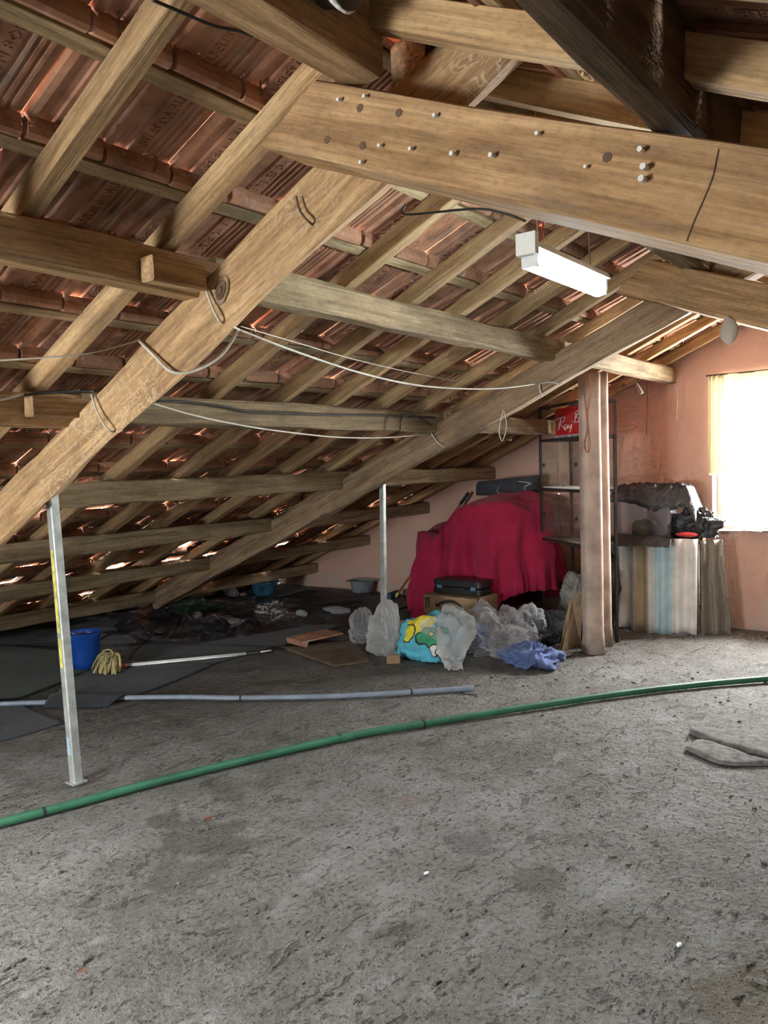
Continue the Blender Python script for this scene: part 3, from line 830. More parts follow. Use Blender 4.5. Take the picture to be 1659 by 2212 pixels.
# right-hand rafters of both trusses, lapped onto the logs, the upper end cut off square to the other slope
def lapped(name, u0, u1, ztop_, slope, h, vA, vB, v_end, label, seed):
    d = Vector((0, 1, slope)).normalized()
    n_ = 18; V, Fs = [], []
    for i in range(n_+1):
        t = i/n_
        for (uu, tt) in ((u0, 0), (u0, -1), (u0+0.012, -1.04), (u1, -1.04), (u1, 0), (u0+0.012, 0.03)):
            vt = vA + (v_end - vA)*t; vb = vB + (v_end - vB)*t
            vv = vt + (vb-vt)*(-min(0, tt))
            zz = ztop_ + slope*vv + tt*h
            nz = noise.noise(Vector((vv*1.7+seed, tt*3, seed)))*0.012
            V.append(Vector((uu, vv, zz + nz)))
    for i in range(n_):
        for j in range(6):
            a = i*6+j; b_ = i*6+(j+1) % 6
            Fs.append((a, b_, b_+6, a+6))
    Fs.append(tuple(range(5, -1, -1))); Fs.append(tuple(n_*6+j for j in range(6)))
    o = add(name, V, Fs, M['beam'], axis=d)
    return tag(o, label, 'beam')
beam1 = lapped('truss_beam', 1.64, 1.84, 1.925, 0.424, 0.196, 1.475, 1.69, -2.9,
    'big pale sawn beam with white pegs crossing the top of the picture', 3)
beam2 = lapped('truss_beam', 4.52, 4.71, 2.015, 0.39, 0.22, 1.557, 1.745, -2.9,
    'broad split beam behind the lit tube lamp, lapped onto the far log', 8)
for (x, y, sx) in ((737, 217, 1), (793, 210, 1), (944, 251, 1), (825, 316, 1), (892, 323, 1), (983, 334, 1.2), (1067, 337, 1.2), (1165, 290, 1), (1388, 325, 1.2), (1396, 363, 1.4), (1392, 389, 1.4), (785, 352, 1), (1268, 361, .8)):
    p = pu(x, y, 1.639)
    v, f = tube_geo([p + Vector((0.006, 0, 0)), p - Vector((0.016*sx, 0, 0.002))], 0.0048*sx, 8)
    add('peg', v, f, M['white_plastic'], beam1)
for (x, y) in ((778, 234), (862, 244), (707, 302), (784, 315), (1312, 340)):
    p = pu(x, y, 1.6405)
    v, f = tube_geo([p + Vector((0.004, 0, 0)), p - Vector((0.002, 0, 0))], 0.011, 7)
    add('nail_head', v, f, M['rusty'], beam1)
cr_ = [pu(x, y, 1.638) for x, y in ((1552, 322), (1546, 350), (1538, 385), (1520, 430), (1498, 480), (1482, 522))]
v, f = tube_geo(smooth_path(cr_, 4), 0.0012, 5); add('dark_string', v, f, M['rusty'], beam1)
# knot in the near log
kc = pu(478, 626, 1.846)
M['knot'] = wood('knot_wood', (0.10, 0.06, 0.035), (0.20, 0.125, 0.07), (0.32, 0.21, 0.12))
for r_, mt_ in ((0.046, 'log2'), (0.030, 'knot'), (0.012, 'knot')):
    V = []; Fs = []
    for k_ in range(20):
        a_ = 2*math.pi*k_/20; rr = r_*(1+0.12*noise.noise(Vector((math.cos(a_)*2, math.sin(a_)*2, r_*90))))
        q = kc + Vector((0, rr*math.cos(a_)*0.85 - rr*math.sin(a_)*0.25, rr*math.sin(a_)*1.1))
        V += [q + Vector((0.03, 0, 0)), q - Vector((0.0015 + (0.046-r_)*0.16, 0, 0))]
    for k_ in range(20): Fs.append((2*k_, 2*((k_+1) % 20), 2*((k_+1) % 20)+1, 2*k_+1))
    Fs.append(tuple(2*k_+1 for k_ in range(20)))
    add('knot', V, Fs, M[mt_], log1)
# ridge beam and purlins
def purlin(u0, u1, v, z, w, h, label, seed, mat='purlin', name='purlin', v1=None, z1=None, jit=0.012):
    a = Vector((u0, v, z)); b_ = Vector((u1, v if v1 is None else v1, z if z1 is None else z1))
    return tag(timber(name, a, b_, w, h, (0, 1, 0), M[mat], None, jit, 18, seed, 0.012), label, 'beam')
purlin(U_BACK, 1.70, 1.345, 2.625, 0.12, 0.20, 'dark-faced heavy ridge beam running out of the top edge towards the camera', 21, 'beam', 'ridge_beam')
purlin(1.88, 4.70, 1.33, 2.63, 0.12, 0.17, 'ridge beam continuing behind the big pegged beam towards the tube lamp', 22, 'purlin', 'ridge_beam')
purlin(4.74, 7.08, 1.31, 2.62, 0.12, 0.17, 'short ridge beam end running into the pink gable wall', 23, 'purlin', 'ridge_beam')
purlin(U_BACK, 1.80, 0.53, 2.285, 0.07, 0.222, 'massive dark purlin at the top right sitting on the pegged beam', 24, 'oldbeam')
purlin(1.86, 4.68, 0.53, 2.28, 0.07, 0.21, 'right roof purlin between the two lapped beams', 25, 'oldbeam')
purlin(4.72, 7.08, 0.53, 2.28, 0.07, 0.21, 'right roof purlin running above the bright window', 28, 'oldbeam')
purlin(U_BACK, 7.08, -1.0, zr(-1.0, -0.16), 0.12, 0.2, 'right roof purlin on the lower slope behind the camera', 29, 'beam')
PV = [2.28, 3.21, 4.13, 4.97, 5.83, 6.68]
nmL = ['dark purlin at the far left ending in a cleat block beside the pale log', 'purlin at the left edge below the dark one, cleat block at its end',
       'third purlin of the left bay hidden behind the pale log', 'fourth purlin of the left bay low behind the pale log', 'fifth purlin of the left bay near the eaves', 'lowest purlin of the left bay at the eaves']
nmM = ['greenish broad purlin spanning between the two logs under the tube lamp', 'second purlin between the logs with a black cable along its side',
       'third purlin between the logs, at the height of the steel post tops', 'fourth purlin between the logs, just below the steel post tops', 'fifth purlin between the logs, low near the eaves', 'lowest purlin between the logs at the dark eaves']
nmF = ['short bright purlin end poking out beside the pillar above the pink wall', 'purlin behind the red sign entering the pink wall', 'purlin end above the black bag reaching the pink wall',
       'purlin end resting on the pink wall left of the red cloth', 'dark purlin end low on the pink wall above the grey basin', 'lowest purlin end at the rounded foot of the pink wall']
for k, v in enumerate(PV):
    hz = [0.135, 0.14, 0.135, 0.125, 0.12, 0.12][k]
    purlin(U_BACK, 1.97, v+0.01, zl(v, -0.02), 0.10, hz, nmL[k], 30+k, 'beam' if k < 2 else 'purlin')
    purlin(1.92, 4.84, v, zl(v), 0.10, hz, nmM[k], 40+k, jit=0.015)
    purlin(4.80, 7.12, v-0.03, zl(v, 0.0), 0.10, hz*0.95, nmF[k], 50+k)
# cleat blocks nailed at the log, left bay
for (x0, y0, x1, y1, v, lab) in ((318, 580, 432, 608, 2.20, 'wooden cleat block on the dark purlin above the knot of the pale log'), (62, 878, 195, 885, 3.13, 'small cleat block on the left purlin with a pale sawn end')):
    a = pv(x0, y0, v-0.01); b_ = pv(x1, y1, v-0.01)
    b_.z = a.z; b_.y = a.y
    tag(timber('cleat_block', a, b_, 0.07, 0.085, (0, 1, 0), M['beam'], None, 0.004, 4, 5, 0.006), lab, 'wood block')

# ---------------------------------------------------------------- props and pillar
def square_post(name, base, top, w, label, seed):
    o = thing(name, base, label, 'post')
    d = (top-base).normalized()
    v, f = sweep_geo(lerp_path(base, top, 6), chamfer_rect(w, w, 0.005), (1, 0, 0), 0.0)
    add('tube', v, f, M['steel'], o, axis=d)
    return o
pA = pz(165, 1690); pB = pu(111, 1058, 1.95)
post1 = square_post('steel_post', pA, pB, 0.046, 'leaning galvanised square post with yellow tape, standing by the blue bucket', 1)
def post_patch(t0, t1, nm, mat, side):
    d = (pB-pA).normalized()
    s = (Vector((1, 0, 0)) - d*d.x).normalized(); t = d.cross(s)
    n_ = {0: -s, 1: t, 2: -t}[side]; w_ = {0: t, 1: s, 2: s}[side]
    a = pA.lerp(pB, t0); b_ = pA.lerp(pB, t1); w = 0.011
    V = [p + n_*k + w_*q for p in (a, b_) for (k, q) in ((0.0228, -w), (0.0228, w), (0.0242, w), (0.0242, -w))]
    Fs = [(0, 1, 2, 3), (7, 6, 5, 4)] + [(i, i+4, (i+1) % 4+4, (i+1) % 4) for i in range(4)]
    add(nm, V, Fs, mat, post1)
post_patch(0.52, 0.80, 'tape_strip', M['tape'], 0); post_patch(0.40, 0.50, 'tape_strip', M['tape'], 0)
post_patch(0.50, 0.62, 'paint_mark', M['bluemark'], 1); post_patch(0.10, 0.16, 'paint_mark', M['bluemark'], 0)
v, f = box_geo(pA + Vector((0, 0, 0.004)), 0.075, 0.075, 0.008); add('foot_plate', v, f, M['steel'], post1)
qA = pz(830, 1402); qB = pu(826, 1034, qA.x)
post2 = square_post('steel_post', qA, qB, 0.042, 'thin upright steel post rising from the plastic bags to the far log', 2)
v, f = box_geo(qB - Vector((0, 0, 0.004)), 0.09, 0.07, 0.008); add('head_plate', v, f, M['steel'], post2)
# pillar of two rounded rendered shafts
def round_sec(w, r, n=5):
    out = []
    for cx, cy, a0 in ((1, -1, -90), (1, 1, 0), (-1, 1, 90), (-1, -1, 180)):
        for k in range(n+1):
            a = math.radians(a0 + 90*k/n); out.append((cx*(w/2-r)+r*math.cos(a), cy*(w/2-r)+r*math.sin(a)))
    return out
cA = pz(1282, 1409); cT = pu(1272, 808, cA.x-0.02)
def shaft(name, a, b_, w, label):
    path = lerp_path(a, b_, 14); V, Fs = [], []
    sec = round_sec(w, w*0.3); k = len(sec)
    for i, p in enumerate(path):
        for (x, y) in sec:
            nz = noise.noise(Vector((x*9+p.z*2.3, y*9, w*50)))*0.006
            ca, sa = math.cos(0.75), math.sin(0.75)
            fl = 1.0 + (0.10 if i == 0 else 0)
            V.append(p + Vector(((x*ca-y*sa)*fl*(1+nz*6), (x*sa+y*ca)*fl*(1+nz*6), 0)))
    for i in range(len(path)-1):
        for j in range(k): Fs.append((i*k+j, i*k+(j+1) % k, (i+1)*k+(j+1) % k, (i+1)*k+j))
    Fs.append(tuple(range(k-1, -1, -1))); Fs.append(tuple((len(path)-1)*k+j for j in range(k)))
    return tag(add(name, V, Fs, M['column'], smooth=True), label, 'pillar')
shaft('pillar', cA, cT, 0.148, 'front pinkish rendered pillar under the far log, red twine hanging on it')
cB = pz(1301, 1394) + Vector((0.02, 0, 0)); cBT = pu(1293, 806, cB.x)
shaft('pillar', cB, cBT, 0.125, 'second narrower pinkish pillar half hidden behind the front one')

# ---------------------------------------------------------------- glass display cabinet with its sign
FL = pz(1174, 1351); BR_ = pz(1318, 1381); BL_ = pz(1227, 1341)
e1 = BR_-BL_; LW = e1.length; e1.normalize(); e2 = Vector((-e1.y, e1.x, 0))
if e2.x < 0: e2 = -e2
DEP = (BL_-FL).dot(e2); FR = FL + e1*LW
def zc(x, y): return pplane(x, y, FL, FR).z
ZT, Z1, Z2, Z3 = zc(1162, 884), zc(1166, 953), zc(1167, 1056), zc(1171, 1163)
cab = thing('display_cabinet', FL + e1*LW/2 + e2*DEP/2, 'tall dusty glass display cabinet on thin dark legs behind the pillar', 'cabinet')
corn = [FL, FR, FR+e2*DEP, FL+e2*DEP]
Rc = Matrix((e1, e2, Vector((0, 0, 1)))).transposed()
for c in corn:
    v, f = box_geo(c + Vector((0, 0, ZT/2)), 0.022, 0.022, ZT, Rc); add('leg', v, f, M['dark_metal'], cab)
mid = FL + e1*LW/2
for z, nm in ((ZT, 'rail'), (Z1, 'rail'), (Z2, 'rail'), (Z3, 'rail')):
    for a, b_ in ((corn[0], corn[1]), (corn[1], corn[2]), (corn[2], corn[3]), (corn[3], corn[0])):
        d = (b_-a).normalized(); Rr = frame_from(d)
        v, f = box_geo((a+b_)/2 + Vector((0, 0, z)), (b_-a).length, 0.02, 0.024, Rr); add(nm, v, f, M['dark_metal'], cab)
def cab_plate(nm, z, th, mat, inset=0.012):
    v, f = box_geo(FL + e1*LW/2 + e2*DEP/2 + Vector((0, 0, z)), LW-2*inset, DEP-2*inset, th, Rc); return add(nm, v, f, mat, cab)
cab_plate('base_shelf', Z3+0.014, 0.012, M['card_dark'])
cab_plate('middle_shelf', Z2+0.016, 0.012, M['white'])
for t in (0.34, 0.68): cab_plate('glass_shelf', Z3 + (Z2-Z3)*t, 0.006, M['glass'])
for z0, z1 in ((Z3, Z2), (Z2, Z1)):
    h = z1-z0-0.05; zc_ = (z0+z1)/2
    for k in (0.25, 0.75):
        v, f = box_geo(FL + e1*LW*k + Vector((0, 0, zc_)), LW/2-0.03, 0.004, h, Rc); p = add('glass_door', v, f, M['glass'], cab)
        hv, hf = box_geo(FL + e1*(LW*k + (-0.12 if k < .5 else 0.12)) - e2*0.008 + Vector((0, 0, zc_)), 0.02, 0.014, 0.03, Rc); add('latch', hv, hf, M['dark_metal'], p)
    for s in (0, 1):
        v, f = box_geo(FL + e1*LW*s + e2*DEP/2 + Vector((0, 0, zc_)), 0.004, DEP-0.05, h, Rc); add('side_glass', v, f, M['glass'], cab)
v, f = box_geo(FL + e1*LW*0.36 + e2*DEP + Vector((0, 0, (Z3+Z1)/2)), 0.014, 0.014, Z1-Z3, Rc); add('mullion', v, f, M['dark_metal'], cab)
# small glass pieces on the middle shelf
for k in range(5):
    c = FL + e1*(0.06+0.075*k) + e2*0.06 + Vector((0, 0, Z2+0.024))
    v, f = lathe_geo(c, [(0.022, 0), (0.030, 0.012), (0.030, 0.024), (0.026, 0.024), (0.02, 0.006)], 12)
    tag(add('glass_dish', v, f, M['glass'], smooth=True), ['leftmost','second','third','fourth','fifth'][k] + ' small clear glass dish from the left on the cabinet middle shelf', 'dish', 'glass dishes on the cabinet shelf')
# sign
SO = e2*DEP*0.5
SA, SB = FL + SO, FR + SO
def zc(x, y): return pplane(x, y, SA, SB).z
SX0 = max(0.015, (pplane(1191, 886, SA, SB) - SA).dot(e1)); SZ1 = zc(1191, 886); SZ0 = zc(1193, 951); SW = LW - SX0 - 0.03
sign = thing('advertising_sign', FL + e1*(SX0+SW/2) + SO + Vector((0, 0, SZ0)), 'red sunglasses sign with white script lettering on top of the cabinet', 'sign')
zs = SZ0 + (SZ1-SZ0)*0.13
v, f = box_geo(FL + e1*(SX0+SW/2) + SO + Vector((0, 0, (zs+SZ1)/2)), SW, 0.012, SZ1-zs, Rc); add('red_face', v, f, M['sign'], sign)
v, f = box_geo(FL + e1*(SX0+SW/2) + SO + Vector((0, 0, (zs+SZ0)/2)), SW, 0.012, zs-SZ0, Rc); add('white_strip', v, f, M['white'], sign)
def crop(px, py):
    q = pplane(1120+px/3.078, 760+py/3.078, SA, SB); return q - e2*0.008
strokes = [[(243, 466), (252, 452), (285, 440), (310, 434), (314, 444), (301, 463), (276, 480)], [(288, 440), (281, 480), (271, 520)], [(280, 481), (300, 499), (319, 523)],
           [(331, 489), (320, 484), (311, 498), (318, 511), (330, 499), (332, 488), (335, 511)], [(341, 484), (343, 503), (352, 500), (359, 482), (353, 518), (343, 536)],
           [(361, 463), (364, 467)], [(389, 402), (384, 440), (378, 474)], [(374, 412), (398, 391), (407, 404), (388, 430), (408, 442), (400, 464), (376, 474)]]
for dx in (0,):
    strokes += [[(433+dx, 452), (421, 447), (412, 461), (420, 474), (431, 462), (433, 450), (437, 474)], [(446, 452), (445, 474)], [(446, 460), (456, 450), (463, 458), (463, 476)]]
for k, s in enumerate(strokes):
    p, f = tube_geo(smooth_path([crop(*q) for q in s], 5), (lambda t: 0.0026+0.002*math.sin(math.pi*t)) if k not in (5,) else 0.005, 6)
    add('script_letter', p, f, M['white'], sign, smooth=True)
xo = 0.012
for wd_ in ('GENUINE', 'SINCE'):
    tv, tf = text_geo(wd_, (zs-SZ0)*1.15, 0.001)
    org = SA + e1*(SX0+xo) - e2*0.007 + Vector((0, 0, SZ0+(zs-SZ0)*0.12))
    sc = 1.5
    add('small_lettering', [org + e1*q.x*sc + Vector((0, 0, q.y)) - e2*q.z for q in tv], tf, M['ink'], sign)
    xo += max(q.x for q in tv)*sc + 0.02

# ---------------------------------------------------------------- red cloth over piled things
CC = Vector((6.50, 3.86, 0))
def sm(a, b_, x):
    t = max(0, min(1, (x-a)/(b_-a))); return t*t*(3-2*t)
def ch_top(u, v):
    h = 0.85 + 0.30*sm(4.22, 3.72, v) - 0.08*sm(3.45, 3.10, v)
    h += 0.05*sm(6.3, 6.7, u) + 0.018*fbm(Vector((u*4, v*4, 1)), 3)
    h -= 0.05*math.exp(-((v-4.20)/0.08)**2)
    return h
def red_cloth():
    na, nr, nh = 220, 14, 30
    V, Fs = [Vector((CC.x, CC.y, ch_top(CC.x, CC.y)))], []
    for j in range(1, nr+nh+1):
        for i in range(na):
            a = 2*math.pi*i/na; ca, sa = math.cos(a), math.sin(a)
            ru, rv = 0.44, 0.66
            p_ = 3.0; Rr = (abs(ca/ru)**p_+abs(sa/rv)**p_)**(-1/p_)
            fold = (0.6*math.sin(11*a+1.6*math.sin(3*a)) + 0.35*math.sin(23*a+2*math.sin(2*a)) + 0.5*noise.noise(Vector((ca*5, sa*5, 3.1)))*2)
            if j <= nr:
                t = j/nr*0.97
                u, v = CC.x+ca*Rr*t, CC.y+sa*Rr*t
                z = ch_top(u, v) - 0.05*t**6
                # soft swags pulled across the high part
                z += 0.020*math.sin(7*a + 6*t)*t
            else:
                s = (j-nr)/nh
                # hem: on the floor at the left and front, lifted towards the cabinet side
                hem = 0.012 + 0.34*sm(-0.2, -1.0, sa)*(1 if ca < 0.5 else 0.6) + 0.05*noise.noise(Vector((ca*3, sa*3, 9)))
                hem = max(0.006, hem)
                u0, v0 = CC.x+ca*Rr*0.97, CC.y+sa*Rr*0.97
                zt = ch_top(u0, v0) - 0.05
                grow = 0.97 + 0.10*math.sin(min(1, s*2.2)*math.pi/2)*0.5 + 0.09*s
                rr = Rr*grow + 0.085*fold*s**0.6 + 0.012*noise.noise(Vector((ca*9, sa*9, s*4)))
                if s > 0.62: rr += 0.022*math.sin(70*a)*sm(0.62, 0.95, s)*sm(0.2, -0.4, sa)
                # diagonal drag folds
                rr += 0.045*math.sin(8*a + 5*s)*math.sin(math.pi*s)
                u, v = CC.x+ca*rr, CC.y+sa*rr
                u = min(u, 7.08)
                z = zt + (hem-zt)*s
            V.append(Vector((u, v, z)))
    for i in range(na): Fs.append((0, 1+i, 1+(i+1) % na))
    for j in range(nr+nh-1):
        for i in range(na):
            a = 1+j*na+i; b_ = 1+j*na+(i+1) % na
            Fs.append((a, a+na, b_+na, b_))
    o = add('draped_cloth', V, Fs, M['red'], smooth=True)
    md = o.modifiers.new('thickness', 'SOLIDIFY'); md.thickness = 0.004
    return tag(o, 'crimson red cloth draped over a pile of furniture by the pink wall', 'cloth')
red_cloth()
# black carry bag with pale handle standing on the pile
b0 = pu(1037, 1085, 6.86); b1 = pu(1160, 1080, 6.80)
bz0 = 1.16; bz1 = pu(1100, 1030, 6.86).z
bagd = (b1-b0); bagd.z = 0; bl = bagd.length; bagd.normalize(); bn = Vector((-bagd.y, bagd.x, 0)); bn = bn if bn.x > 0 else -bn
bag = thing('carry_bag', Vector(((b0.x+b1.x)/2, (b0.y+b1.y)/2, bz0)), 'dark padded carry bag with a pale handle on top of the red cloth pile', 'bag')
V, Fs = [], []
nb = 12
for i in range(nb+1):
    t = i/nb; c = b0.lerp(b1, t); c.z = 0
    top = bz0 + (bz1-bz0)*(0.78+0.30*t) ; th = 0.085*(0.75+0.35*math.sin(math.pi*t))
    for (s_, q) in ((-1, 0.0), (-1.05, 0.3), (-1.0, 0.7), (-0.5, 0.98), (0.5, 0.98), (1.0, 0.7), (1.05, 0.3), (1, 0)):
        V.append(c + bn*s_*th + Vector((0, 0, bz0+(top-bz0)*q)))
for i in range(nb):
    for j in range(8): Fs.append((i*8+j, i*8+(j+1) % 8, (i+1)*8+(j+1) % 8, (i+1)*8+j))
Fs.append(tuple(range(7, -1, -1))); Fs.append(tuple(nb*8+j for j in range(8)))
M['bagcloth'] = cloth('charcoal_nylon', (0.055, 0.06, 0.075), 0.25, 120, 0.6)
M['rust_cloth'] = cloth('rust_orange_cloth', (0.34, 0.12, 0.045), 0.2)
add('body', V, Fs, M['bagcloth'], bag, smooth=True)
hp = [pu(x, y, 6.74) for x, y in ((1078, 1050), (1074, 1062), (1086, 1066), (1096, 1058), (1098, 1044))]
tube('handle', hp, 0.008, M['sack'], bag)
seam = [pu(x, y, 6.73) for x, y in ((1136, 1072), (1134, 1052), (1146, 1044), (1120, 1040))]
tube('piping', seam, 0.004, M['white_plastic'], bag)
seam = [pu(x, y, 6.73) for x, y in ((1140, 1074), (1150, 1072), (1160, 1070))]
tube('piping', seam, 0.004, M['white_plastic'], bag)
o = crumple('folded_cloth', pu(1150, 1085, 6.66), (0.07, 0.07, 0.07), M['rust_cloth'], None, 4, 0.2, 6, 24, 14, 1.1)
tag(o, 'rust orange cloth tucked under the carry bag', 'cloth')
# broom leaning behind the cloth
br0 = pz(850, 1296); br1 = pu(1012, 1064, 6.98)
broom = thing('broom', br0, 'broom with orange stick and black grip leaning behind the red cloth', 'broom')
d = (br1-br0)
tube('stick', [br0 + d*0.06, br0 + d*0.90], 0.0135, M['handle_orange'], broom, 8, 1)
tube('grip', [br0 + d*0.90, br0 + d*1.0], 0.0175, M['black_plastic'], broom, 8, 1)
tube('socket', [br0 + d*0.03, br0 + d*0.075], 0.02, M['tape'], broom, 8, 1)
V, Fs = [], []
dh = Vector((d.y, -d.x, 0)).normalized()
for i in range(9):
    for k, z in enumerate((0.0, 0.05, 0.09)):
        for s_ in (-1, 1):
            V.append(br0 + dh*(i-4)*(0.038 if k == 0 else 0.03) + Vector((d.x, d.y, 0)).normalized()*s_*(0.03 if k < 2 else 0.02) + Vector((0, 0, z+0.002)))
for i in range(8):
    a, b_ = i*6, (i+1)*6
    for p, q in ((0, 1), (1, 3), (3, 5), (5, 4), (4, 2), (2, 0)): Fs.append((a+p, a+q, b_+q, b_+p))
Fs += [(0, 2, 4, 5, 3, 1), tuple(48+k for k in (1, 3, 5, 4, 2, 0))]
add('bristle_head', V, Fs, plain('navy_bristles', (0.04, 0.07, 0.14), 0.9), broom)

# ---------------------------------------------------------------- cardboard boxes and tool case
ba, bb = pz(917, 1363), pz(1032, 1379)
bx = (bb-ba).normalized(); bw = (bb-ba).length; by = Vector((-bx.y, bx.x, 0)); by = by if by.x > 0 else -by
def zb(x, y): return pplane(x, y, ba, bb).z
Zt, Zm = zb(914, 1284), zb(1032, 1336)
Rb = Matrix((bx, by, Vector((0, 0, 1)))).transposed()
BD = 0.34
def carton(z0, z1, lab, dx=0.0, w=None):
    c = ba + bx*(bw/2+dx) + by*BD/2
    o = thing('cardboard_box', c + Vector((0, 0, z0)), lab, 'box')
    v, f = box_geo(c + Vector((0, 0, (z0+z1)/2)), w or bw, BD, z1-z0, Rb); body = add('body', v, f, M['card'], o)
    for s_ in (-1, 1):
        v, f = box_geo(c + by*s_*(BD/4) + Vector((0, 0, z1+0.002)), (w or bw)-0.004, BD/2-0.004, 0.004, Rb); add('flap', v, f, M['card'], o)
    v, f = box_geo(c + Vector((0, 0, z1+0.0048)), (w or bw)+0.002, 0.05, 0.0012, Rb); add('tape_strip', v, f, M['tape_clear'], o)
    v, f = box_geo(c + bx*((w or bw)/2+0.0008) + Vector((0, 0, z1-(z1-z0)*0.3)), 0.0012, 0.05, (z1-z0)*0.6, Rb); add('tape_strip', v, f, M['tape_clear'], o)
    return o
carton(0.0, Zm-0.006, 'lower cardboard box of the stack in front of the red cloth', 0.02, bw*1.02)
box1 = carton(Zm, Zt, 'upper cardboard box with a curved black arrow, tool case on it')
def onbox(x, y): return pplane(x, y, ba, bb) - by*0.002
arc = smooth_path([onbox(x, y) for x, y in ((944, 1308), (954, 1302), (968, 1299), (982, 1301), (994, 1308), (1000, 1314))], 6)
V, Fs = [], []
for i, p in enumerate(arc):
    t = i/(len(arc)-1); w = 0.004 + 0.011*math.sin(math.pi*min(1, t*0.9+0.1))
    V += [p + Vector((0, 0, w)), p - Vector((0, 0, w)), p + Vector((0, 0, w)) + by*0.0025, p - Vector((0, 0, w)) + by*0.0025]
for i in range(len(arc)-1):
    a, b_ = i*4, i*4+4
    for p, q in ((0, 1), (1, 3), (3, 2), (2, 0)): Fs.append((a+p, a+q, b_+q, b_+p))
add('arrow_print', V, Fs, M['ink'], box1)
for s in ([(942, 1309), (943, 1301)], [(942, 1309), (951, 1310)]):
    v, f = tube_geo([onbox(*q) for q in s], 0.006, 6); add('arrow_head_print', v, f, M['ink'], box1)
for s in ([(918, 1291), (929, 1292)], [(920, 1291), (921, 1312)], [(926, 1292), (927, 1312)]):
    v, f = tube_geo([onbox(*q) for q in s], 0.004, 6); add('bracket_print', v, f, M['ink'], box1)
# tool case lying on the upper box
ta, tb = pplane(935, 1287, ba - by*-0.1, bb - by*-0.1), pplane(1038, 1287, ba + by*0.1, bb + by*0.1)
tz = Zt + 0.008; tw = (tb-ta).length; thh = pplane(985, 1254, ba + by*0.1, bb + by*0.1).z - tz
tc = Vector(((ta.x+tb.x)/2, (ta.y+tb.y)/2, tz)) + by*0.10
case = thing('tool_case', tc, 'black plastic tool case with two blue latches on the cardboard box', 'tool case')
def rbox(c, dx, dy, z0, z1, r, nm, mat, par):
    sec = []
    for cx, cy, a0 in ((1, -1, -90), (1, 1, 0), (-1, 1, 90), (-1, -1, 180)):
        for k in range(4):
            a = math.radians(a0+30*k); sec.append((cx*(dx/2-r)+r*math.cos(a), cy*(dy/2-r)+r*math.sin(a)))
    lv = [(z0, 0.94), (z0+(z1-z0)*.12, 1.0), (z1-(z1-z0)*.12, 1.0), (z1, 0.95)]
    V, Fs = [], []
    for z, k in lv: V += [c + bx*x*k + by*y*k + Vector((0, 0, z-c.z)) for x, y in sec]
    n_ = len(sec)
    for i in range(3):
        for j in range(n_): Fs.append((i*n_+j, i*n_+(j+1) % n_, (i+1)*n_+(j+1) % n_, (i+1)*n_+j))
    Fs.append(tuple(range(n_-1, -1, -1))); Fs.append(tuple(3*n_+j for j in range(n_)))
    return add(nm, V, Fs, mat, par)
zmid = tz + thh*0.5
rbox(tc, tw, 0.20, tz, zmid-0.002, 0.03, 'lower_shell', M['black_plastic'], case)
rbox(tc, tw, 0.20, zmid+0.002, tz+thh, 0.03, 'upper_shell', M['black_plastic'], case)
for s_ in (-0.34, 0.36):
    v, f = box_geo(tc + bx*tw*s_ - by*0.104 + Vector((0, 0, thh*0.5)), 0.05, 0.014, 0.028, Rb); add('latch', v, f, plain('latch_blue', (0.10, 0.22, 0.34), 0.5), case)
hpts = [tc + bx*tw*s_ - by*dq + Vector((0, 0, thh*0.46)) for s_, dq in ((-0.2, 0.095), (-0.19, 0.125), (0.19, 0.125), (0.2, 0.095))]
tube('handle', hpts, 0.011, M['black_plastic'], case, 8, 3)

# ---------------------------------------------------------------- bags, towel and rags on the floor
def cone_bag(d):
    return 1.0 + 0.9*max(0, d.z)**3 - 0.25*max(0, d.z)
c = pz(833, 1412); c.z = 0.10
tag(bag_lump('plastic_bag', c, (0.145, 0.145, 0.16), M['bag_white'], 1, 0, 0.75, 0.10), 'whitish plastic bag bunched around the foot of the thin post', 'plastic bag')
c = pz(786, 1386); c.z = 0.075
tag(bag_lump('plastic_bag', c, (0.13, 0.12, 0.12), M['bag'], 6, 0, 0.6, 0.10), 'small clear plastic bag behind the post, at the edge of the cardboard', 'plastic bag')
c = pz(868, 1395); c.z = 0.06
tag(bag_lump('plastic_bag', c, (0.11, 0.10, 0.10), M['bag'], 16, 0, 0.3, 0.10), 'flat clear plastic bag between the post and the printed towel', 'plastic bag')
v, f = box_geo(pz(851, 1436) + Vector((0.02, 0.02, 0.035)), 0.10, 0.012, 0.07, Matrix.Rotation(-0.85, 3, 'Z') @ Matrix.Rotation(0.25, 3, 'X'))
tag(add('cardboard_scrap', v, f, M['card'], axis=(0.66, -0.75, 0)), 'small brown cardboard scrap between the white bag and the towel', 'cardboard')
c = pz(945, 1428); c.z = 0.13; c = c + Vector((0.08, 0.10, 0))
TWC = c.copy()
tag(bag_lump('beach_towel', c, (0.22, 0.27, 0.22), M['towel'], 3, 0, 0, 0.10, 100, 56, 0.25, 0.7), 'bundled bright towel printed in blue, yellow and green', 'towel')
c = pz(1020, 1405); c.z = 0.08; c = c + Vector((0.1, 0.05, 0))
tag(bag_lump('cloth_bundle', c, (0.16, 0.14, 0.13), M['rag_blue'], 13, 0, 0, 0.15, 80, 44, 0.4, 0.8), 'dark blue cloth bundle half hidden between towel and clear bag', 'cloth')
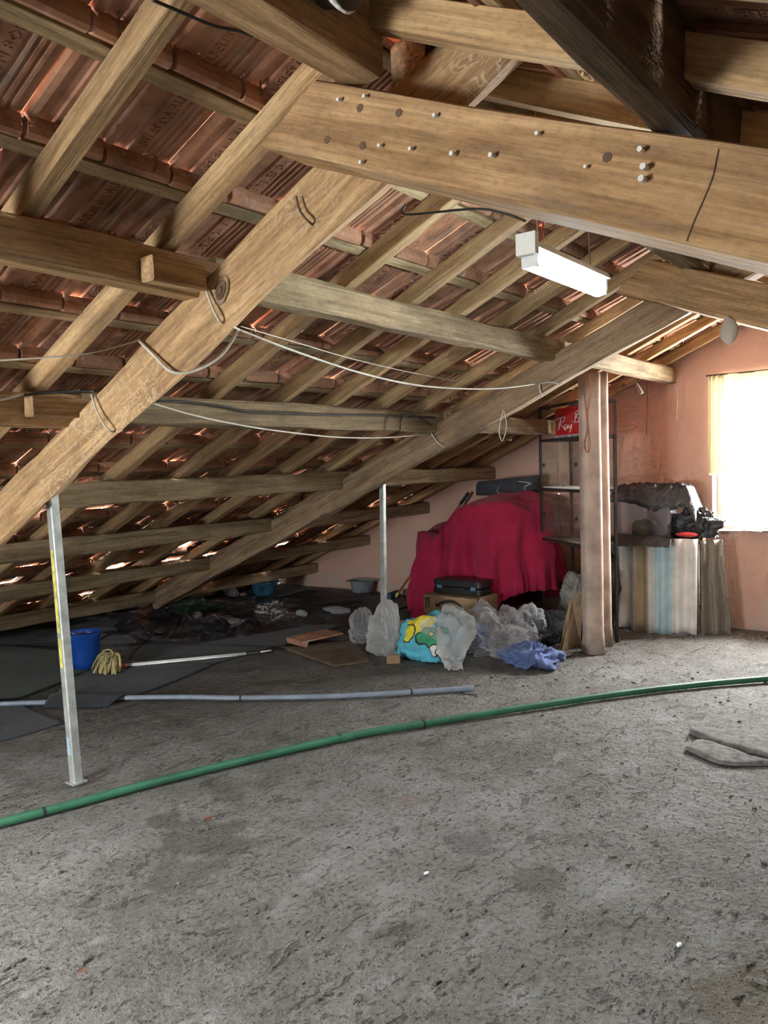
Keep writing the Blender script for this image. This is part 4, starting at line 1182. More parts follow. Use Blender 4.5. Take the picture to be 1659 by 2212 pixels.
# milky bag draped over the towel: a crinkled strip that runs over the bundle and trails onto the floor
def strip(name, pts, widths, mat, seed, nx=14, label='', cat='plastic bag', wdir=None, amp=0.03):
    path = smooth_path(pts, 8); n = len(path); V, Fs = [], []
    for i, p in enumerate(path):
        t = i/(n-1); k = t*(len(widths)-1); a = int(min(len(widths)-2, math.floor(k))); w = widths[a]+(widths[a+1]-widths[a])*(k-a)
        for j in range(nx+1):
            s = j/nx*2-1
            q = p + wdir*s*w
            nz = crinkle(Vector((q.x*7+seed, q.y*7, q.z*7)))*amp
            q = q + Vector((0, 0, nz - 0.10*s*s*w*2)) - fw*nz*0.6
            q.z = max(0.004, q.z); V.append(q)
    for i in range(n-1):
        for j in range(nx): Fs.append((i*(nx+1)+j, i*(nx+1)+j+1, (i+1)*(nx+1)+j+1, (i+1)*(nx+1)+j))
    o = add(name, V, Fs, mat, smooth=True)
    md = o.modifiers.new('thickness', 'SOLIDIFY'); md.thickness = 0.002
    return tag(o, label, cat)
wd = cr.copy(); wd.z = 0; wd.normalize()
def near(x, y, back):                       # point above the floor near the towel
    return pplane(x, y, TWC + wd*(-1) - Vector((fw.x, fw.y, 0))*back, TWC + wd - Vector((fw.x, fw.y, 0))*back)
strip('plastic_bag', [near(974, 1308, -0.06), near(982, 1322, 0.08), near(988, 1350, 0.21), near(978, 1395, 0.30), near(978, 1430, 0.33), pz(985, 1449)],
      [0.06, 0.12, 0.15, 0.12, 0.07, 0.05], M['bag_white'], 5, 18, 'milky plastic bag draped over the printed towel with its tail on the floor', 'plastic bag', wd, 0.05)
strip('plastic_bag', [near(905, 1352, 0.18), near(940, 1350, 0.24), near(985, 1360, 0.26), near(1010, 1385, 0.24)],
      [0.03, 0.09, 0.10, 0.06], M['bag'], 15, 12, 'torn clear plastic corner lying across the yellow part of the towel', 'plastic bag', Vector((0, 0, 1)), 0.03)
c = pz(1075, 1412); c.z = 0.13; c = c + Vector((0.05, 0.03, 0))
tag(bag_lump('plastic_bag', c, (0.27, 0.24, 0.20), M['bag'], 22, 0, 0.2, 0.12, 130, 76, 0.6, 1.3), 'large crumpled clear plastic bag to the right of the printed towel', 'plastic bag')
c = pz(1135, 1395); c.z = 0.12; c = c + Vector((0.08, 0.05, 0))
tag(bag_lump('plastic_bag', c, (0.14, 0.17, 0.17), M['bag'], 27, 0, 0, 0.10, 110, 64, 0.5, 1.2), 'puffed clear plastic bag against the dark rag by the plank', 'plastic bag')
c = pz(1150, 1433); c.z = 0.05
tag(bag_lump('rag', c, (0.17, 0.19, 0.11), M['rag_blue'], 31, 0, 0, 0.22, 110, 60, 0.6, 1.2), 'crumpled slate blue cloth on the floor in front of the bags', 'cloth')
c = pz(1192, 1388); c.z = 0.06; c = c + Vector((0.08, 0.05, 0))
tag(bag_lump('rag', c, (0.18, 0.17, 0.15), M['rag_dark'], 35, 0, 0, 0.22, 100, 56, 0.5, 1.0), 'dark grey rag heaped beside the leaning plank', 'cloth')
c = pz(1210, 1416); c.z = 0.012
tag(crumple('rag', c, (0.10, 0.09, 0.02), M['scrap'], None, 36, 0.3, 8, 40, 20, 0), 'flat grey film scrap at the foot of the leaning plank', 'plastic scrap')
# plank leaning on the pillar
P0, P1, P2, P3 = pz(1214, 1406), pz(1253, 1394), pu(1262, 1277, cA.x+0.02), pu(1236, 1300, cA.x+0.02)
nrm = ((P1-P0).cross(P3-P0)).normalized()
if nrm.x > 0: nrm = -nrm
V = [P0, P1, P2, P3] + [p - nrm*0.028 for p in (P0, P1, P2, P3)]
tag(add('plank', V, [(0, 1, 2, 3), (7, 6, 5, 4), (0, 4, 5, 1), (1, 5, 6, 2), (2, 6, 7, 3), (3, 7, 4, 0)], M['plank'], axis=P3-P0), 'short worn wooden plank leaning against the pinkish pillar', 'plank')
# sacks and things under the cabinet
c = FL + e1*0.18 + e2*0.22; c.z = 0.22
tag(bag_lump('sack', c, (0.12, 0.13, 0.22), M['sack'], 41, 0, 0.3, 0.12, 80, 48, 0.35, 0.8), 'dusty white sack standing under the glass cabinet', 'sack')
c = FL + e1*0.05 + e2*0.42; c.z = 0.10
tag(bag_lump('sack', c, (0.17, 0.17, 0.14), M['sack'], 43, 0, 0, 0.15, 80, 48, 0.5, 1.0), 'crumpled pale sack on the floor behind the cabinet leg', 'sack')
c = FL + e1*0.40 + e2*0.40; c.z = 0.42
tag(bag_lump('bin_bag', c, (0.10, 0.12, 0.38), M['blackfilm'], 45, 0, 0.1, 0.12, 80, 60, 0.35, 0.8), 'tall black plastic bin bag standing behind the cabinet legs', 'plastic bag')
c = FL + e1*0.30 + e2*0.32; c.z = 0.70
M['blue_rag'] = cloth('sky_blue_cloth', (0.12, 0.26, 0.42), 0.2)
tag(crumple('rag', c, (0.05, 0.06, 0.10), M['blue_rag'], None, 47, 0.2, 5, 28, 18, 0.3, None, False), 'scrap of blue cloth hanging just under the cabinet base', 'cloth')
# flat cardboard with a roof tile on it
K = [pz(600, 1398), pz(722, 1441), pz(806, 1430), pz(770, 1382)]
sh = sheet('cardboard_sheet', [K[0], K[1], K[2], K[3]], 16, 12, 0.012, 1.5, M['card_dark'], None, 2, 0.006, 0.005, 0.006, False)
tag(sh, 'flat brown cardboard sheet on the floor under the loose roof tile', 'cardboard')
o = bpy.data.objects.new('loose_roof_tile', TM[2]); COL.objects.link(o)
a, b_ = pz(634, 1400), pz(748, 1374)
yv = (b_-a).normalized(); xv = Vector((yv.y, -yv.x, 0))
mm = Matrix((xv, yv, Vector((0, 0, 1)))).transposed().to_4x4(); mm.translation = a + Vector((0, 0, 0.062)) - xv*0.10
o.matrix_basis = mm; o.scale = (1, 1.0, 1)
tag(o, 'loose red clay roof tile lying on the flat cardboard', 'roof tile')

# ---------------------------------------------------------------- bench by the window
sa, sb = pz(1316, 1357), pz(1508, 1373)
sx = (sb-sa).normalized(); sl = (sb-sa).length
sy = Vector((-sx.y, sx.x, 0)); sy = sy if sy.x > 0 else -sy
def zsh(x, y): return pplane(x, y, sa, sb).z
ZB = zsh(1400, 1163)
Rs = Matrix((sx, sy, Vector((0, 0, 1)))).transposed()
V, Fs = [], []
nx, ny = 72, 10
for k, th in ((0, 0.0), (1, 0.006)):
    for j in range(ny+1):
        for i in range(nx+1):
            s, t = i/nx, j/ny
            off = 0.020*math.cos(2*math.pi*s*6.3) + 0.018*(t-0.5)*math.sin(s*5) + 0.04*(1-t)
            zz = 0.004 + ZB*t + (0.03*math.sin(s*9)*(1 if j == 0 else 0) if j == 0 else 0)
            V.append(sa + sx*sl*s - sy*(off+0.02-th) + Vector((0, 0, max(0.003, zz))))
n = (nx+1)*(ny+1); w = nx+1
for j in range(ny):
    for i in range(nx):
        q = (j*w+i, j*w+i+1, (j+1)*w+i+1, (j+1)*w+i); Fs.append(q); Fs.append(tuple(n+p for p in reversed(q)))
bd = list(range(w)) + [j*w+nx for j in range(1, ny+1)] + [ny*w+i for i in range(nx-1, -1, -1)] + [j*w for j in range(ny-1, 0, -1)]
for k in range(len(bd)): Fs.append((bd[(k+1) % len(bd)], bd[k], n+bd[k], n+bd[(k+1) % len(bd)]))
o = add('corrugated_sheet', V, Fs, M['stripes'], axis=sx, smooth=True)
tag(o, 'corrugated sheet with pale blue and buff stripes standing in front of the bench', 'corrugated sheet')
bench = thing('bench', sa + sx*sl/2 + sy*0.22, 'low bench under the storage box beside the window, hidden by the striped sheet', 'bench')
v, f = box_geo(sa + sx*sl*0.5 + sy*0.24 + Vector((0, 0, ZB-0.02)), sl, 0.40, 0.04, Rs); add('top', v, f, M['plank'], bench)
for s_ in (0.04, 0.96):
    for q in (0.09, 0.40):
        v, f = box_geo(sa + sx*sl*s_ + sy*q + Vector((0, 0, (ZB-0.04)/2)), 0.05, 0.05, ZB-0.04, Rs); add('leg', v, f, M['plank'], bench)
# storage box
g0, g1 = sa + sy*0.10, sb + sy*0.10
def onb(x, y): return pplane(x, y, g0, g1)
q0, q1 = onb(1322, 1158), onb(1451, 1158); q0.z = q1.z = ZB + 0.012
zt = onb(1390, 1083).z; lw = (q1-q0).length
cc = (q0+q1)/2 + sy*0.15
sbox = thing('storage_box', Vector((cc.x, cc.y, ZB+0.012)), 'clear plastic storage box on the bench with black film over its lid', 'storage box')
M['boxplastic'] = film('clear_box_plastic', (0.66, 0.62, 0.67), 0.34, 0.12, 3, 0.05, 0.3)
V, Fs = [], []
sec = round_sec(1.0, 0.12, 4); k = len(sec)
for zz, sc_ in ((0.0, 0.90), (0.03, 0.93), (zt-ZB-0.012, 1.0)):
    for x, y in sec: V.append(cc + sx*x*lw*sc_ + sy*y*0.30*sc_ + Vector((0, 0, ZB+0.012-cc.z+zz)))
for i in range(2):
    for j in range(k): Fs.append((i*k+j, i*k+(j+1) % k, (i+1)*k+(j+1) % k, (i+1)*k+j))
Fs.append(tuple(range(k-1, -1, -1)))
add('body', V, Fs, M['boxplastic'], sbox, smooth=False)
V, Fs = [], []
for zz, sc_ in ((-0.012, 1.03), (0.006, 1.04), (0.012, 0.98)):
    for x, y in sec: V.append(cc + sx*x*lw*sc_ + sy*y*0.30*sc_ + Vector((0, 0, zt-cc.z+zz)))
for i in range(2):
    for j in range(k): Fs.append((i*k+j, i*k+(j+1) % k, (i+1)*k+(j+1) % k, (i+1)*k+j))
Fs.append(tuple(range(k-1, -1, -1))); Fs.append(tuple(2*k+j for j in range(k)))
add('lid', V, Fs, plain('lid_mauve', (0.34, 0.28, 0.33), 0.4), sbox)
o = crumple('clothes_pile', Vector((cc.x, cc.y, ZB+0.05)), (lw*0.36, 0.11, 0.10), cloth('grey_brown_clothes', (0.16, 0.14, 0.12), 0.3), None, 51, 0.2, 6, 36, 20, ZB+0.02, None, False)
tag(o, 'grey and buff clothes heaped inside the clear storage box', 'clothes')
# black film over the box and under it
def film_on(name, c, dx, dy, h, lab, seed, mat='blackfilm', nx=70, ny=30, amp=0.05, drop=None):
    V, Fs = [], []
    for j in range(ny+1):
        for i in range(nx+1):
            s, t = i/nx*2-1, j/ny*2-1
            p = c + sx*s*dx/2 + sy*t*dy/2
            z = h*(1-max(abs(s), abs(t))**6) + crinkle(Vector((p.x*6+seed, p.y*6, seed)))*amp
            if drop: z -= drop(s, t)
            V.append(p + Vector((0, 0, z)))
    for j in range(ny):
        for i in range(nx): Fs.append((j*(nx+1)+i, j*(nx+1)+i+1, (j+1)*(nx+1)+i+1, (j+1)*(nx+1)+i))
    o = add(name, V, Fs, M[mat], smooth=True)
    md = o.modifiers.new('thickness', 'SOLIDIFY'); md.thickness = 0.003
    return tag(o, lab, 'plastic sheet')
top_c = (onb(1315, 1060)+onb(1505, 1060))/2 + sy*0.13; top_c.z = zt + 0.02
film_on('black_film', top_c, (onb(1505, 1060)-onb(1312, 1060)).length, 0.42, onb(1400, 1047).z-zt-0.02,
        'black plastic film covering the storage box lid beside the window', 61, drop=lambda s, t: 0.10*sm(0.80, 1.0, s) + 0.09*sm(-0.75, -1.0, t)*(0.55+0.45*s))
under_c = sa + sx*sl*0.36 + sy*0.03; under_c.z = ZB + 0.006
film_on('black_film', under_c, sl*0.76, 0.36, 0.014, 'black plastic film spread under the storage box and over the bench edge', 63, amp=0.012, drop=lambda s, t: 0.06*sm(-0.55, -1.0, t))
c = onb(1500, 1130) + sy*0.12; c.z = ZB + 0.10
tag(bag_lump('bin_bag', c, (0.12, 0.20, 0.15), M['blackfilm'], 65, ZB, 0, 0.15, 100, 60, 0.5, 1.3), 'crumpled black bin bag on the bench right beside the window', 'plastic bag')
c = onb(1485, 1150) - sy*0.04; c.z = ZB + 0.035
M['redrag'] = cloth('bright_red_cloth', (0.55, 0.05, 0.05), 0.2)
tag(crumple('rag', c, (0.045, 0.10, 0.022), M['redrag'], None, 67, 0.25, 7, 32, 18, ZB+0.01), 'small bright red cloth between storage box and black bin bag', 'cloth')
kn = [onb(1438, 1160), onb(1448, 1152), onb(1446, 1165), onb(1445, 1182)]
tube('film_knot', [q - sy*0.08 for q in kn], lambda t: 0.016-0.008*t, M['blackfilm'], None, 6, 5)
tag(bpy.data.objects['film_knot'], 'twisted black film knot hanging over the bench edge', 'plastic scrap')
# brownish plastic hanging right of the sheet
V, Fs = [], []
for j in range(21):
    t = j/20
    for i in range(15):
        s = i/14
        p = sb + sx*(0.01 + 0.16*s + 0.07*(1-t)*s) + sy*(0.05 + 0.10*s) - sy*0.02*math.sin(s*14)
        p = p + sy*noise.noise(Vector((s*5, t*4, 2)))*0.03
        V.append(Vector((p.x, p.y, max(0.004, ZB*t*0.985))))
for j in range(20):
    for i in range(14): Fs.append((j*15+i, j*15+i+1, (j+1)*15+i+1, (j+1)*15+i))
o = add('plastic_sheet', V, Fs, film('brown_clear_film', (0.30, 0.27, 0.22), 0.75, 0.3, 6, 0.4), smooth=True)
md = o.modifiers.new('thickness', 'SOLIDIFY'); md.thickness = 0.003
tag(o, 'limp brownish clear plastic hanging at the right end of the bench', 'plastic sheet')
# papers on the window sill
for k, (v, rot) in enumerate(((1.74, 0.3), (1.58, -0.4), (1.42, 0.15), (1.25, 0.6))):
    vv, ff = box_geo((U_FAR+0.05, v, WIN_FAR[2]+0.006+0.004*k), 0.17, 0.24, 0.006, Matrix.Rotation(rot, 3, 'Z'))
    tag(add('paper_sheet', vv, ff, M['white']), ['yellowed paper lying at the left end of the window sill', 'second paper from the left on the window sill', 'paper lying in the middle of the window sill', 'paper at the right end of the window sill'][k], 'paper')
# curtain: side panel and pelmet
def curtain(name, v0, v1, z0, z1, fold, label, sag=0.0):
    V, Fs = [], []; nx, ny = 60, 14
    for j in range(ny+1):
        for i in range(nx+1):
            s, t = i/nx, j/ny
            amp = fold*(1.2-0.5*t)
            V.append(Vector((U_FAR-0.03-amp*math.sin(s*22+math.sin(s*7)), v0+(v1-v0)*s, z0+(z1-z0)*t - sag*math.sin(math.pi*s)*(1-t) )))
    for j in range(ny):
        for i in range(nx): Fs.append((j*(nx+1)+i, j*(nx+1)+i+1, (j+1)*(nx+1)+i+1, (j+1)*(nx+1)+i))
    o = add(name, V, Fs, M['curtain'], smooth=True)
    md = o.modifiers.new('thickness', 'SOLIDIFY'); md.thickness = 0.002
    return tag(o, label, 'curtain')
zc0 = pu(1535, 1026, U_FAR-0.03).z; zc1 = pu(1537, 812, U_FAR-0.03).z
curtain('curtain', 1.80, 1.925, zc0, zc1, 0.012, 'narrow pale side curtain at the left edge of the bright window')
curtain('pelmet_curtain', 0.84, 1.80, 2.02, zc1+0.005, 0.014, 'short yellowish curtain strip across the top of the bright window', 0.04)
tube('curtain_rod', [Vector((U_FAR-0.03, 0.80, zc1+0.012)), Vector((U_FAR-0.03, 1.94, zc1+0.004))], 0.007, M['rusty'], None, 8, 1)
tag(bpy.data.objects['curtain_rod'], 'thin rod carrying the curtains above the window', 'curtain rod')

# ---------------------------------------------------------------- floor things on the left
def mat_piece(name, corners, mat, label, seed, amp=0.006, z0=0.004, cat='mat', freq=1.2, n=(24, 30), edge=0.02, prof=None):
    o = sheet(name, corners, n[0], n[1], amp, freq, M[mat], None, seed, z0, 0.004, edge, False, prof)
    return tag(o, label, cat)
mat_piece('floor_mat', [pz(-150, 1650), pz(142, 1561), pz(42, 1520), pz(-180, 1540)], 'mat_blue', 'dark blue-grey mat corner at the lower left edge beside the leaning post', 71)
mat_piece('floor_mat', [pz(95, 1532), pz(232, 1531), pz(468, 1436), pz(180, 1425)], 'mat_blue', 'blue-grey mat lying over the grey pipe in front of the bucket', 72, 0.01, 0.005, prof=lambda s, t: 0.036*math.exp(-((t-0.12)/0.10)**2))
mat_piece('floor_mat', [pz(-160, 1530), pz(40, 1512), pz(275, 1420), pz(0, 1395)], 'mat_green', 'dark green mat on the floor left of the blue bucket', 73, 0.01, 0.012)
mat_piece('floor_mat', [pz(262, 1440), pz(468, 1434), pz(600, 1398), pz(310, 1390)], 'mat_dark', 'charcoal mat under the white mop handle', 74, 0.008, 0.003)
mat_piece('floor_mat', [pz(315, 1392), pz(610, 1398), pz(745, 1352), pz(470, 1330)], 'mat_blue', 'wide dark mat behind the mop handle', 75, 0.01, 0.007)
mat_piece('floor_mat', [pz(0, 1398), pz(300, 1392), pz(420, 1345), pz(120, 1320)], 'mat_dark', 'dark mat behind the blue bucket towards the eaves', 76, 0.015, 0.004)
def tarp(corners, n, amp, freq, seed, label, edge=0.06, z0=0.01, mat='tarp'):
    o = sheet('tarpaulin', corners, n[0], n[1], amp, freq, M[mat], None, seed, z0, 0.004, edge, True)
    return tag(o, label, 'tarpaulin')
tarp([pz(205, 1372), pz(420, 1396), pz(650, 1355), pz(330, 1315)], (90, 70), 0.20, 2.1, 81, 'heap of crumpled dark tarpaulin in front of the log foot')
tarp([pz(420, 1352), pz(760, 1352), pz(900, 1305), pz(560, 1292)], (80, 50), 0.06, 1.3, 82, 'dark wrinkled tarpaulin spread between log foot and thin post', 0.05, 0.012)
tarp([pz(500, 1315), pz(880, 1312), Vector((6.95, 5.2, 0)), Vector((6.95, 6.5, 0))], (70, 50), 0.06, 1.6, 83, 'black tarpaulin along the foot of the pink wall under the basins', 0.05, 0.014)
tarp([pz(-60, 1400), pz(200, 1392), pz(330, 1330), pz(60, 1315)], (60, 40), 0.05, 1.5, 84, 'black tarpaulin under the eaves on the far left', 0.05, 0.02, 'mat_dark')
c = pz(420, 1325); c.z = 0.05
tag(crumple('green_netting', c, (0.30, 0.22, 0.09), M['mat_green'], None, 88, 0.35, 6, 60, 30, 0), 'dark green net bundle lying beside the log foot', 'netting')
for k, (x, y, r, lab) in enumerate(((728, 1328, 0.16, 'shiny torn plastic scrap on the tarpaulin left of the post'), (498, 1290, 0.11, 'pale plastic scrap standing on the tarpaulin by the blue basin'), (650, 1336, 0.07, 'long clear plastic strip on the dark tarpaulin'))):
    c = pz(x, y); c.z = 0.05
    tag(crumple('plastic_scrap', c, (r*0.5, r, 0.035 if k != 1 else 0.12), M['scrap'], None, 90+k, 0.5, 7, 40, 20, 0.02), lab, 'plastic scrap')
# wood block under the eaves
v, f = box_geo(pz(22, 1372) + Vector((0.05, 0.1, 0.08)), 0.18, 0.14, 0.16, Matrix.Rotation(0.3, 3, 'Z')); tag(add('wood_block', v, f, M['greywood'], axis=(1, 0.3, 0)), 'grey wooden block under the eaves at the left edge', 'wood block')
# blue bucket
c = pz(180, 1449) + Vector((0.05, 0.06, 0)); c.z = 0.012
bk = thing('bucket', c, 'bright blue plastic bucket behind the leaning post', 'bucket')
H_ = 0.27
v, f = lathe_geo(c, [(0.095, 0), (0.105, 0.06), (0.125, H_-0.03), (0.127, H_-0.028), (0.127, H_-0.02), (0.132, H_-0.006), (0.136, H_), (0.132, H_+0.003), (0.126, H_-0.004), (0.120, H_-0.04), (0.090, 0.008), (0.0005, 0.006)], 40)
add('body', v, f, M['blue_plastic'], bk, smooth=True)
hd = [c + Vector((0.138*math.cos(a), 0.138*math.sin(a), H_-0.01-0.09*math.sin((a-0.4)))) for a in [0.4+math.pi*k/10 for k in range(11)]]
tube('handle', hd, 0.003, M['steel'], bk, 6, 3)
# mop
mc = pz(222, 1452); mp_ = thing('mop', mc, 'string mop with yellowish strands and white handle lying on the mat', 'mop')
m0, m1 = pz(262, 1438, 0.03), pz(560, 1409, 0.03)
md_ = (m1-m0).normalized()
ms = Vector((-md_.y, md_.x, 0))
V, Fs = [], []
for k in range(60):
    an = R.uniform(-1.75, 1.75); ln = R.uniform(0.11, 0.19); dr = (-md_*math.cos(an) + ms*math.sin(an))
    a = m0 - md_*0.03 + Vector((0, 0, R.uniform(0.02, 0.05))); hh = R.uniform(0.0, 0.07)
    sd = Vector((-dr.y, dr.x, 0))*R.uniform(-0.03, 0.03)
    pts = [a, a + dr*ln*0.35 + Vector((0, 0, hh)), a + dr*ln*0.75 + sd + Vector((0, 0, hh*0.7)), a + dr*ln + sd*0.6]
    pts[3].z = 0.014; pts[2].z = max(0.014, pts[2].z)
    v, f = tube_geo(smooth_path(pts, 4), R.uniform(0.006, 0.010), 5); o_ = len(V); V += v; Fs += [tuple(q+o_ for q in ff) for ff in f]
o = add('mop_strands', V, Fs, M['mop'], mp_, smooth=True); o['kind'] = 'stuff'
tube('collar', [m0 - md_*0.04, m0 + md_*0.03], 0.018, M['redrag'], mp_, 10, 1)
tube('handle', [m0 + md_*0.02, m0 + md_*(m1-m0).length*0.90], 0.0125, M['white_plastic'], mp_, 10, 1)
tube('handle_end', [m0 + md_*(m1-m0).length*0.90, m1 + md_*0.12], 0.013, M['black_plastic'], mp_, 10, 1)
tube('hang_clip', [pz(563, 1408, 0.045), pz(586, 1405, 0.045)], 0.007, M['white_plastic'], mp_, 6, 1)
# basins
def basin(name, c, r, h, mat, label):
    o = thing(name, c, label, 'basin')
    v, f = lathe_geo(c, [(r*0.70, 0), (r*0.76, h*0.1), (r*0.9, h*0.85), (r*0.92, h*0.92), (r*1.06, h*0.94), (r*1.08, h), (r*0.94, h*1.02), (r*0.88, h*0.9), (r*0.7, h*0.08), (0.0005, h*0.06)], 40)
    add('body', v, f, mat, o, smooth=True)
    for s_ in (-1, 1):
        hv, hf = box_geo(c + Vector((0.66, -0.75, 0))*s_*r*1.1 + Vector((0, 0, h*0.97)), r*0.22, r*0.55, h*0.07, Matrix.Rotation(-0.85, 3, 'Z'))
        add('grip', hv, hf, mat, o)
    return o
c = pz(572, 1290); c.z = 0.03; basin('basin', c, 0.165, 0.155, M['cyan_plastic'], 'worn blue plastic basin on the dark tarpaulin under the roof')
c = pz(783, 1284); c.z = 0.03; basin('basin', c, 0.155, 0.14, M['grey_plastic'], 'grey plastic basin at the foot of the pink wall')
# pipes
def floor_pipe(name, pts, r, mat, label, bands, coup, bandmat):
    P_ = [pz(x, y, r) for x, y in pts]
    for q in P_: q.z = r + 0.001
    o = thing(name, Vector((P_[0].x, P_[0].y, 0)), label, 'pipe')
    path = smooth_path(P_, 10)
    v, f = tube_geo(path, r, 14); add('tube', v, f, mat, o, smooth=True)
    def seg(x, y, ln, rr, nm, m_):
        p = pz(x, y, r); p.z = r+0.001
        i = min(range(1, len(path)-1), key=lambda q: (path[q]-p).length); d = (path[i+1]-path[i-1]).normalized()
        v, f = tube_geo([path[i]-d*ln/2, path[i]+d*ln/2], rr, 14); add(nm, v, f, m_, o, smooth=False)
    for x, y in bands: seg(x, y, 0.012, r*1.10, 'joint_band', bandmat)
    for x, y in coup: seg(x, y, 0.075, r*1.22, 'coupling', mat)
    return o
floor_pipe('green_pipe', [(-140, 1815), (95, 1754), (400, 1674), (750, 1592), (915, 1564), (1120, 1531), (1330, 1500), (1500, 1480), (1659, 1466), (1800, 1456)], 0.0195, M['green_pipe'],
           'long green plastic pipe curving across the concrete floor', [(95, 1754), (915, 1564)], [(752, 1591)], M['black_plastic'])
floor_pipe('grey_pipe', [(-40, 1522), (45, 1519), (150, 1515), (260, 1508), (400, 1506), (520, 1508), (690, 1505), (830, 1499), (940, 1492), (1022, 1487)], 0.0165, M['pvc'],
           'thin grey plastic pipe lying in front of the mats', [(520, 1508), (893, 1495)], [(1012, 1488)], M['black_plastic'])
v, f = box_geo(pz(1025, 1494) + Vector((0.0, 0, 0.002)), 0.12, 0.09, 0.004, Matrix.Rotation(0.2, 3, 'Z')); tag(add('card_scrap', v, f, M['patch']), 'thin dusty card scrap at the end of the grey pipe', 'cardboard')
# mortar patches on the floor, right
def patch(pts, h, label, seed):
    C_ = [pz(x, y) for x, y in pts]; n = 40
    loop = smooth_path(C_ + [C_[0]], 6)[:-1]
    cen = sum((p for p in loop), Vector())/len(loop); V, Fs = [], []
    k = len(loop)
    for t, hh in ((1.0, 0.0), (0.97, 0.7), (0.8, 0.95), (0.45, 1.0)):
        for p in loop:
            q = cen.lerp(p, t); V.append(Vector((q.x, q.y, 0.0005 + h*hh*(0.8+0.4*noise.noise(Vector((q.x*8+seed, q.y*8, seed)))))))
    for i in range(3):
        for j in range(k): Fs.append((i*k+j, i*k+(j+1) % k, (i+1)*k+(j+1) % k, (i+1)*k+j))
    Fs.append(tuple(3*k+j for j in range(k)))
    tag(add('mortar_patch', V, Fs, M['patch'], smooth=True), label, 'mortar')
patch([(1488, 1580), (1530, 1577), (1600, 1588), (1680, 1602), (1680, 1640), (1640, 1633), (1560, 1612), (1500, 1590)], 0.028, 'upper dark mortar lump at the right edge of the floor', 1)
patch([(1478, 1618), (1510, 1602), (1570, 1618), (1640, 1645), (1690, 1652), (1620, 1655), (1550, 1650)], 0.024, 'lower grey mortar lump at the right edge of the floor', 2)
# loose chips and twigs on the concrete: nobody could count them
V, Fs = [], []
rg = random.Random(11)
for k in range(420):
    x, y = rg.uniform(0, 1659), 1440 + 760*rg.random()**1.3
    p = pz(x, y); s = rg.uniform(0.002, 0.008)*(1.6 if rg.random() < .12 else 1); a = rg.uniform(0, 6.28); el = rg.uniform(1, 2.6)
    n = 5; o_ = len(V)
    for t in range(n):
        b_ = 2*math.pi*t/n + rg.uniform(-.3, .3); q = Vector((math.cos(b_)*s*el, math.sin(b_)*s, 0)); q.rotate(Matrix.Rotation(a, 3, 'Z'))
        V += [Vector((p.x+q.x, p.y+q.y, -0.004)), Vector((p.x+q.x*.8, p.y+q.y*.8, 0.001+s*0.25))]
    for t in range(n):
        c0, c1 = o_+2*t, o_+2*((t+1) % n); Fs.append((c0, c1, c1+1, c0+1))
    Fs.append(tuple(o_+2*t+1 for t in range(n)))
o = add('floor_chips', V, Fs, plain('concrete_crumbs', (0.115, 0.105, 0.092), 0.9, 0, 0.4, 30)); o['kind'] = 'stuff'; tag(o, 'small chips and crumbs scattered over the concrete floor', 'debris')
for k, (x, y) in enumerate(((921, 1887), (1467, 2042))):
    p = pz(x, y); v, f = lathe_geo(p, [(0.009, 0), (0.010, 0.003), (0.005, 0.006)], 7, 1.4, 0.8); f.append(tuple(14+j for j in range(7)))
    tag(add('paint_flake', v, f, M['lampwhite']), ['small white flake in the middle of the floor', 'tiny white flake in a pit at the lower right of the floor'][k], 'flake')

# ---------------------------------------------------------------- lamp
LV, LZ, LU0, LU1 = 1.20, 2.165, 2.36, 2.94
lamp = thing('tube_lamp', (2.6, LV, LZ), 'lit fluorescent tube lamp hanging by wires under the ridge', 'lamp')
v, f = sweep_geo(lerp_path((LU0-0.02, LV, LZ+0.035), (LU1+0.01, LV, LZ+0.035), 2), [(-0.04, -0.012), (0.04, -0.012), (0.03, 0.012), (-0.03, 0.012)], (0, 1, 0)); add('housing', v, f, M['lampwhite'], lamp)
v, f = tube_geo(lerp_path((LU0+0.012, LV, LZ-0.012), (LU1-0.012, LV, LZ-0.012), 6), 0.031, 16); add('tube', v, f, M['tube'], lamp, smooth=True)
for u, nm in ((LU0, 'end_cap'), (LU1, 'end_cap')):
    v, f = box_geo((u, LV, LZ+0.0), 0.018, 0.055, 0.07); add(nm, v, f, M['lampwhite'], lamp)
v, f = box_geo((LU0-0.03, LV-0.005, LZ+0.035), 0.025, 0.07, 0.07); add('terminal_box', v, f, M['lampwhite'], lamp)
for u, mt_ in ((LU0+0.06, 'twine'), (LU1-0.09, 'rusty')):
    tube('hanging_wire', [Vector((u, LV, LZ+0.05)), Vector((u+0.01, LV+0.01, LZ+0.30)), Vector((u, 1.20, 2.80))], 0.003, M[mt_], lamp, 6, 4)
tube('hanging_wire', [Vector((LU0+0.07, LV, LZ+0.06)), Vector((LU0+0.10, LV+0.0, LZ+0.15)), Vector((LU0+0.09, LV+0.02, LZ+0.24))], 0.0025, M['redrag'], lamp, 6, 4)
tube('supply_cable', [Vector((LU0-0.03, LV, LZ+0.11)), Vector((2.36, 1.38, 2.36)), Vector((2.44, 1.75, 2.44)), Vector((2.5, 1.80, 2.50))], 0.0045, M['wire'], lamp, 6, 6)
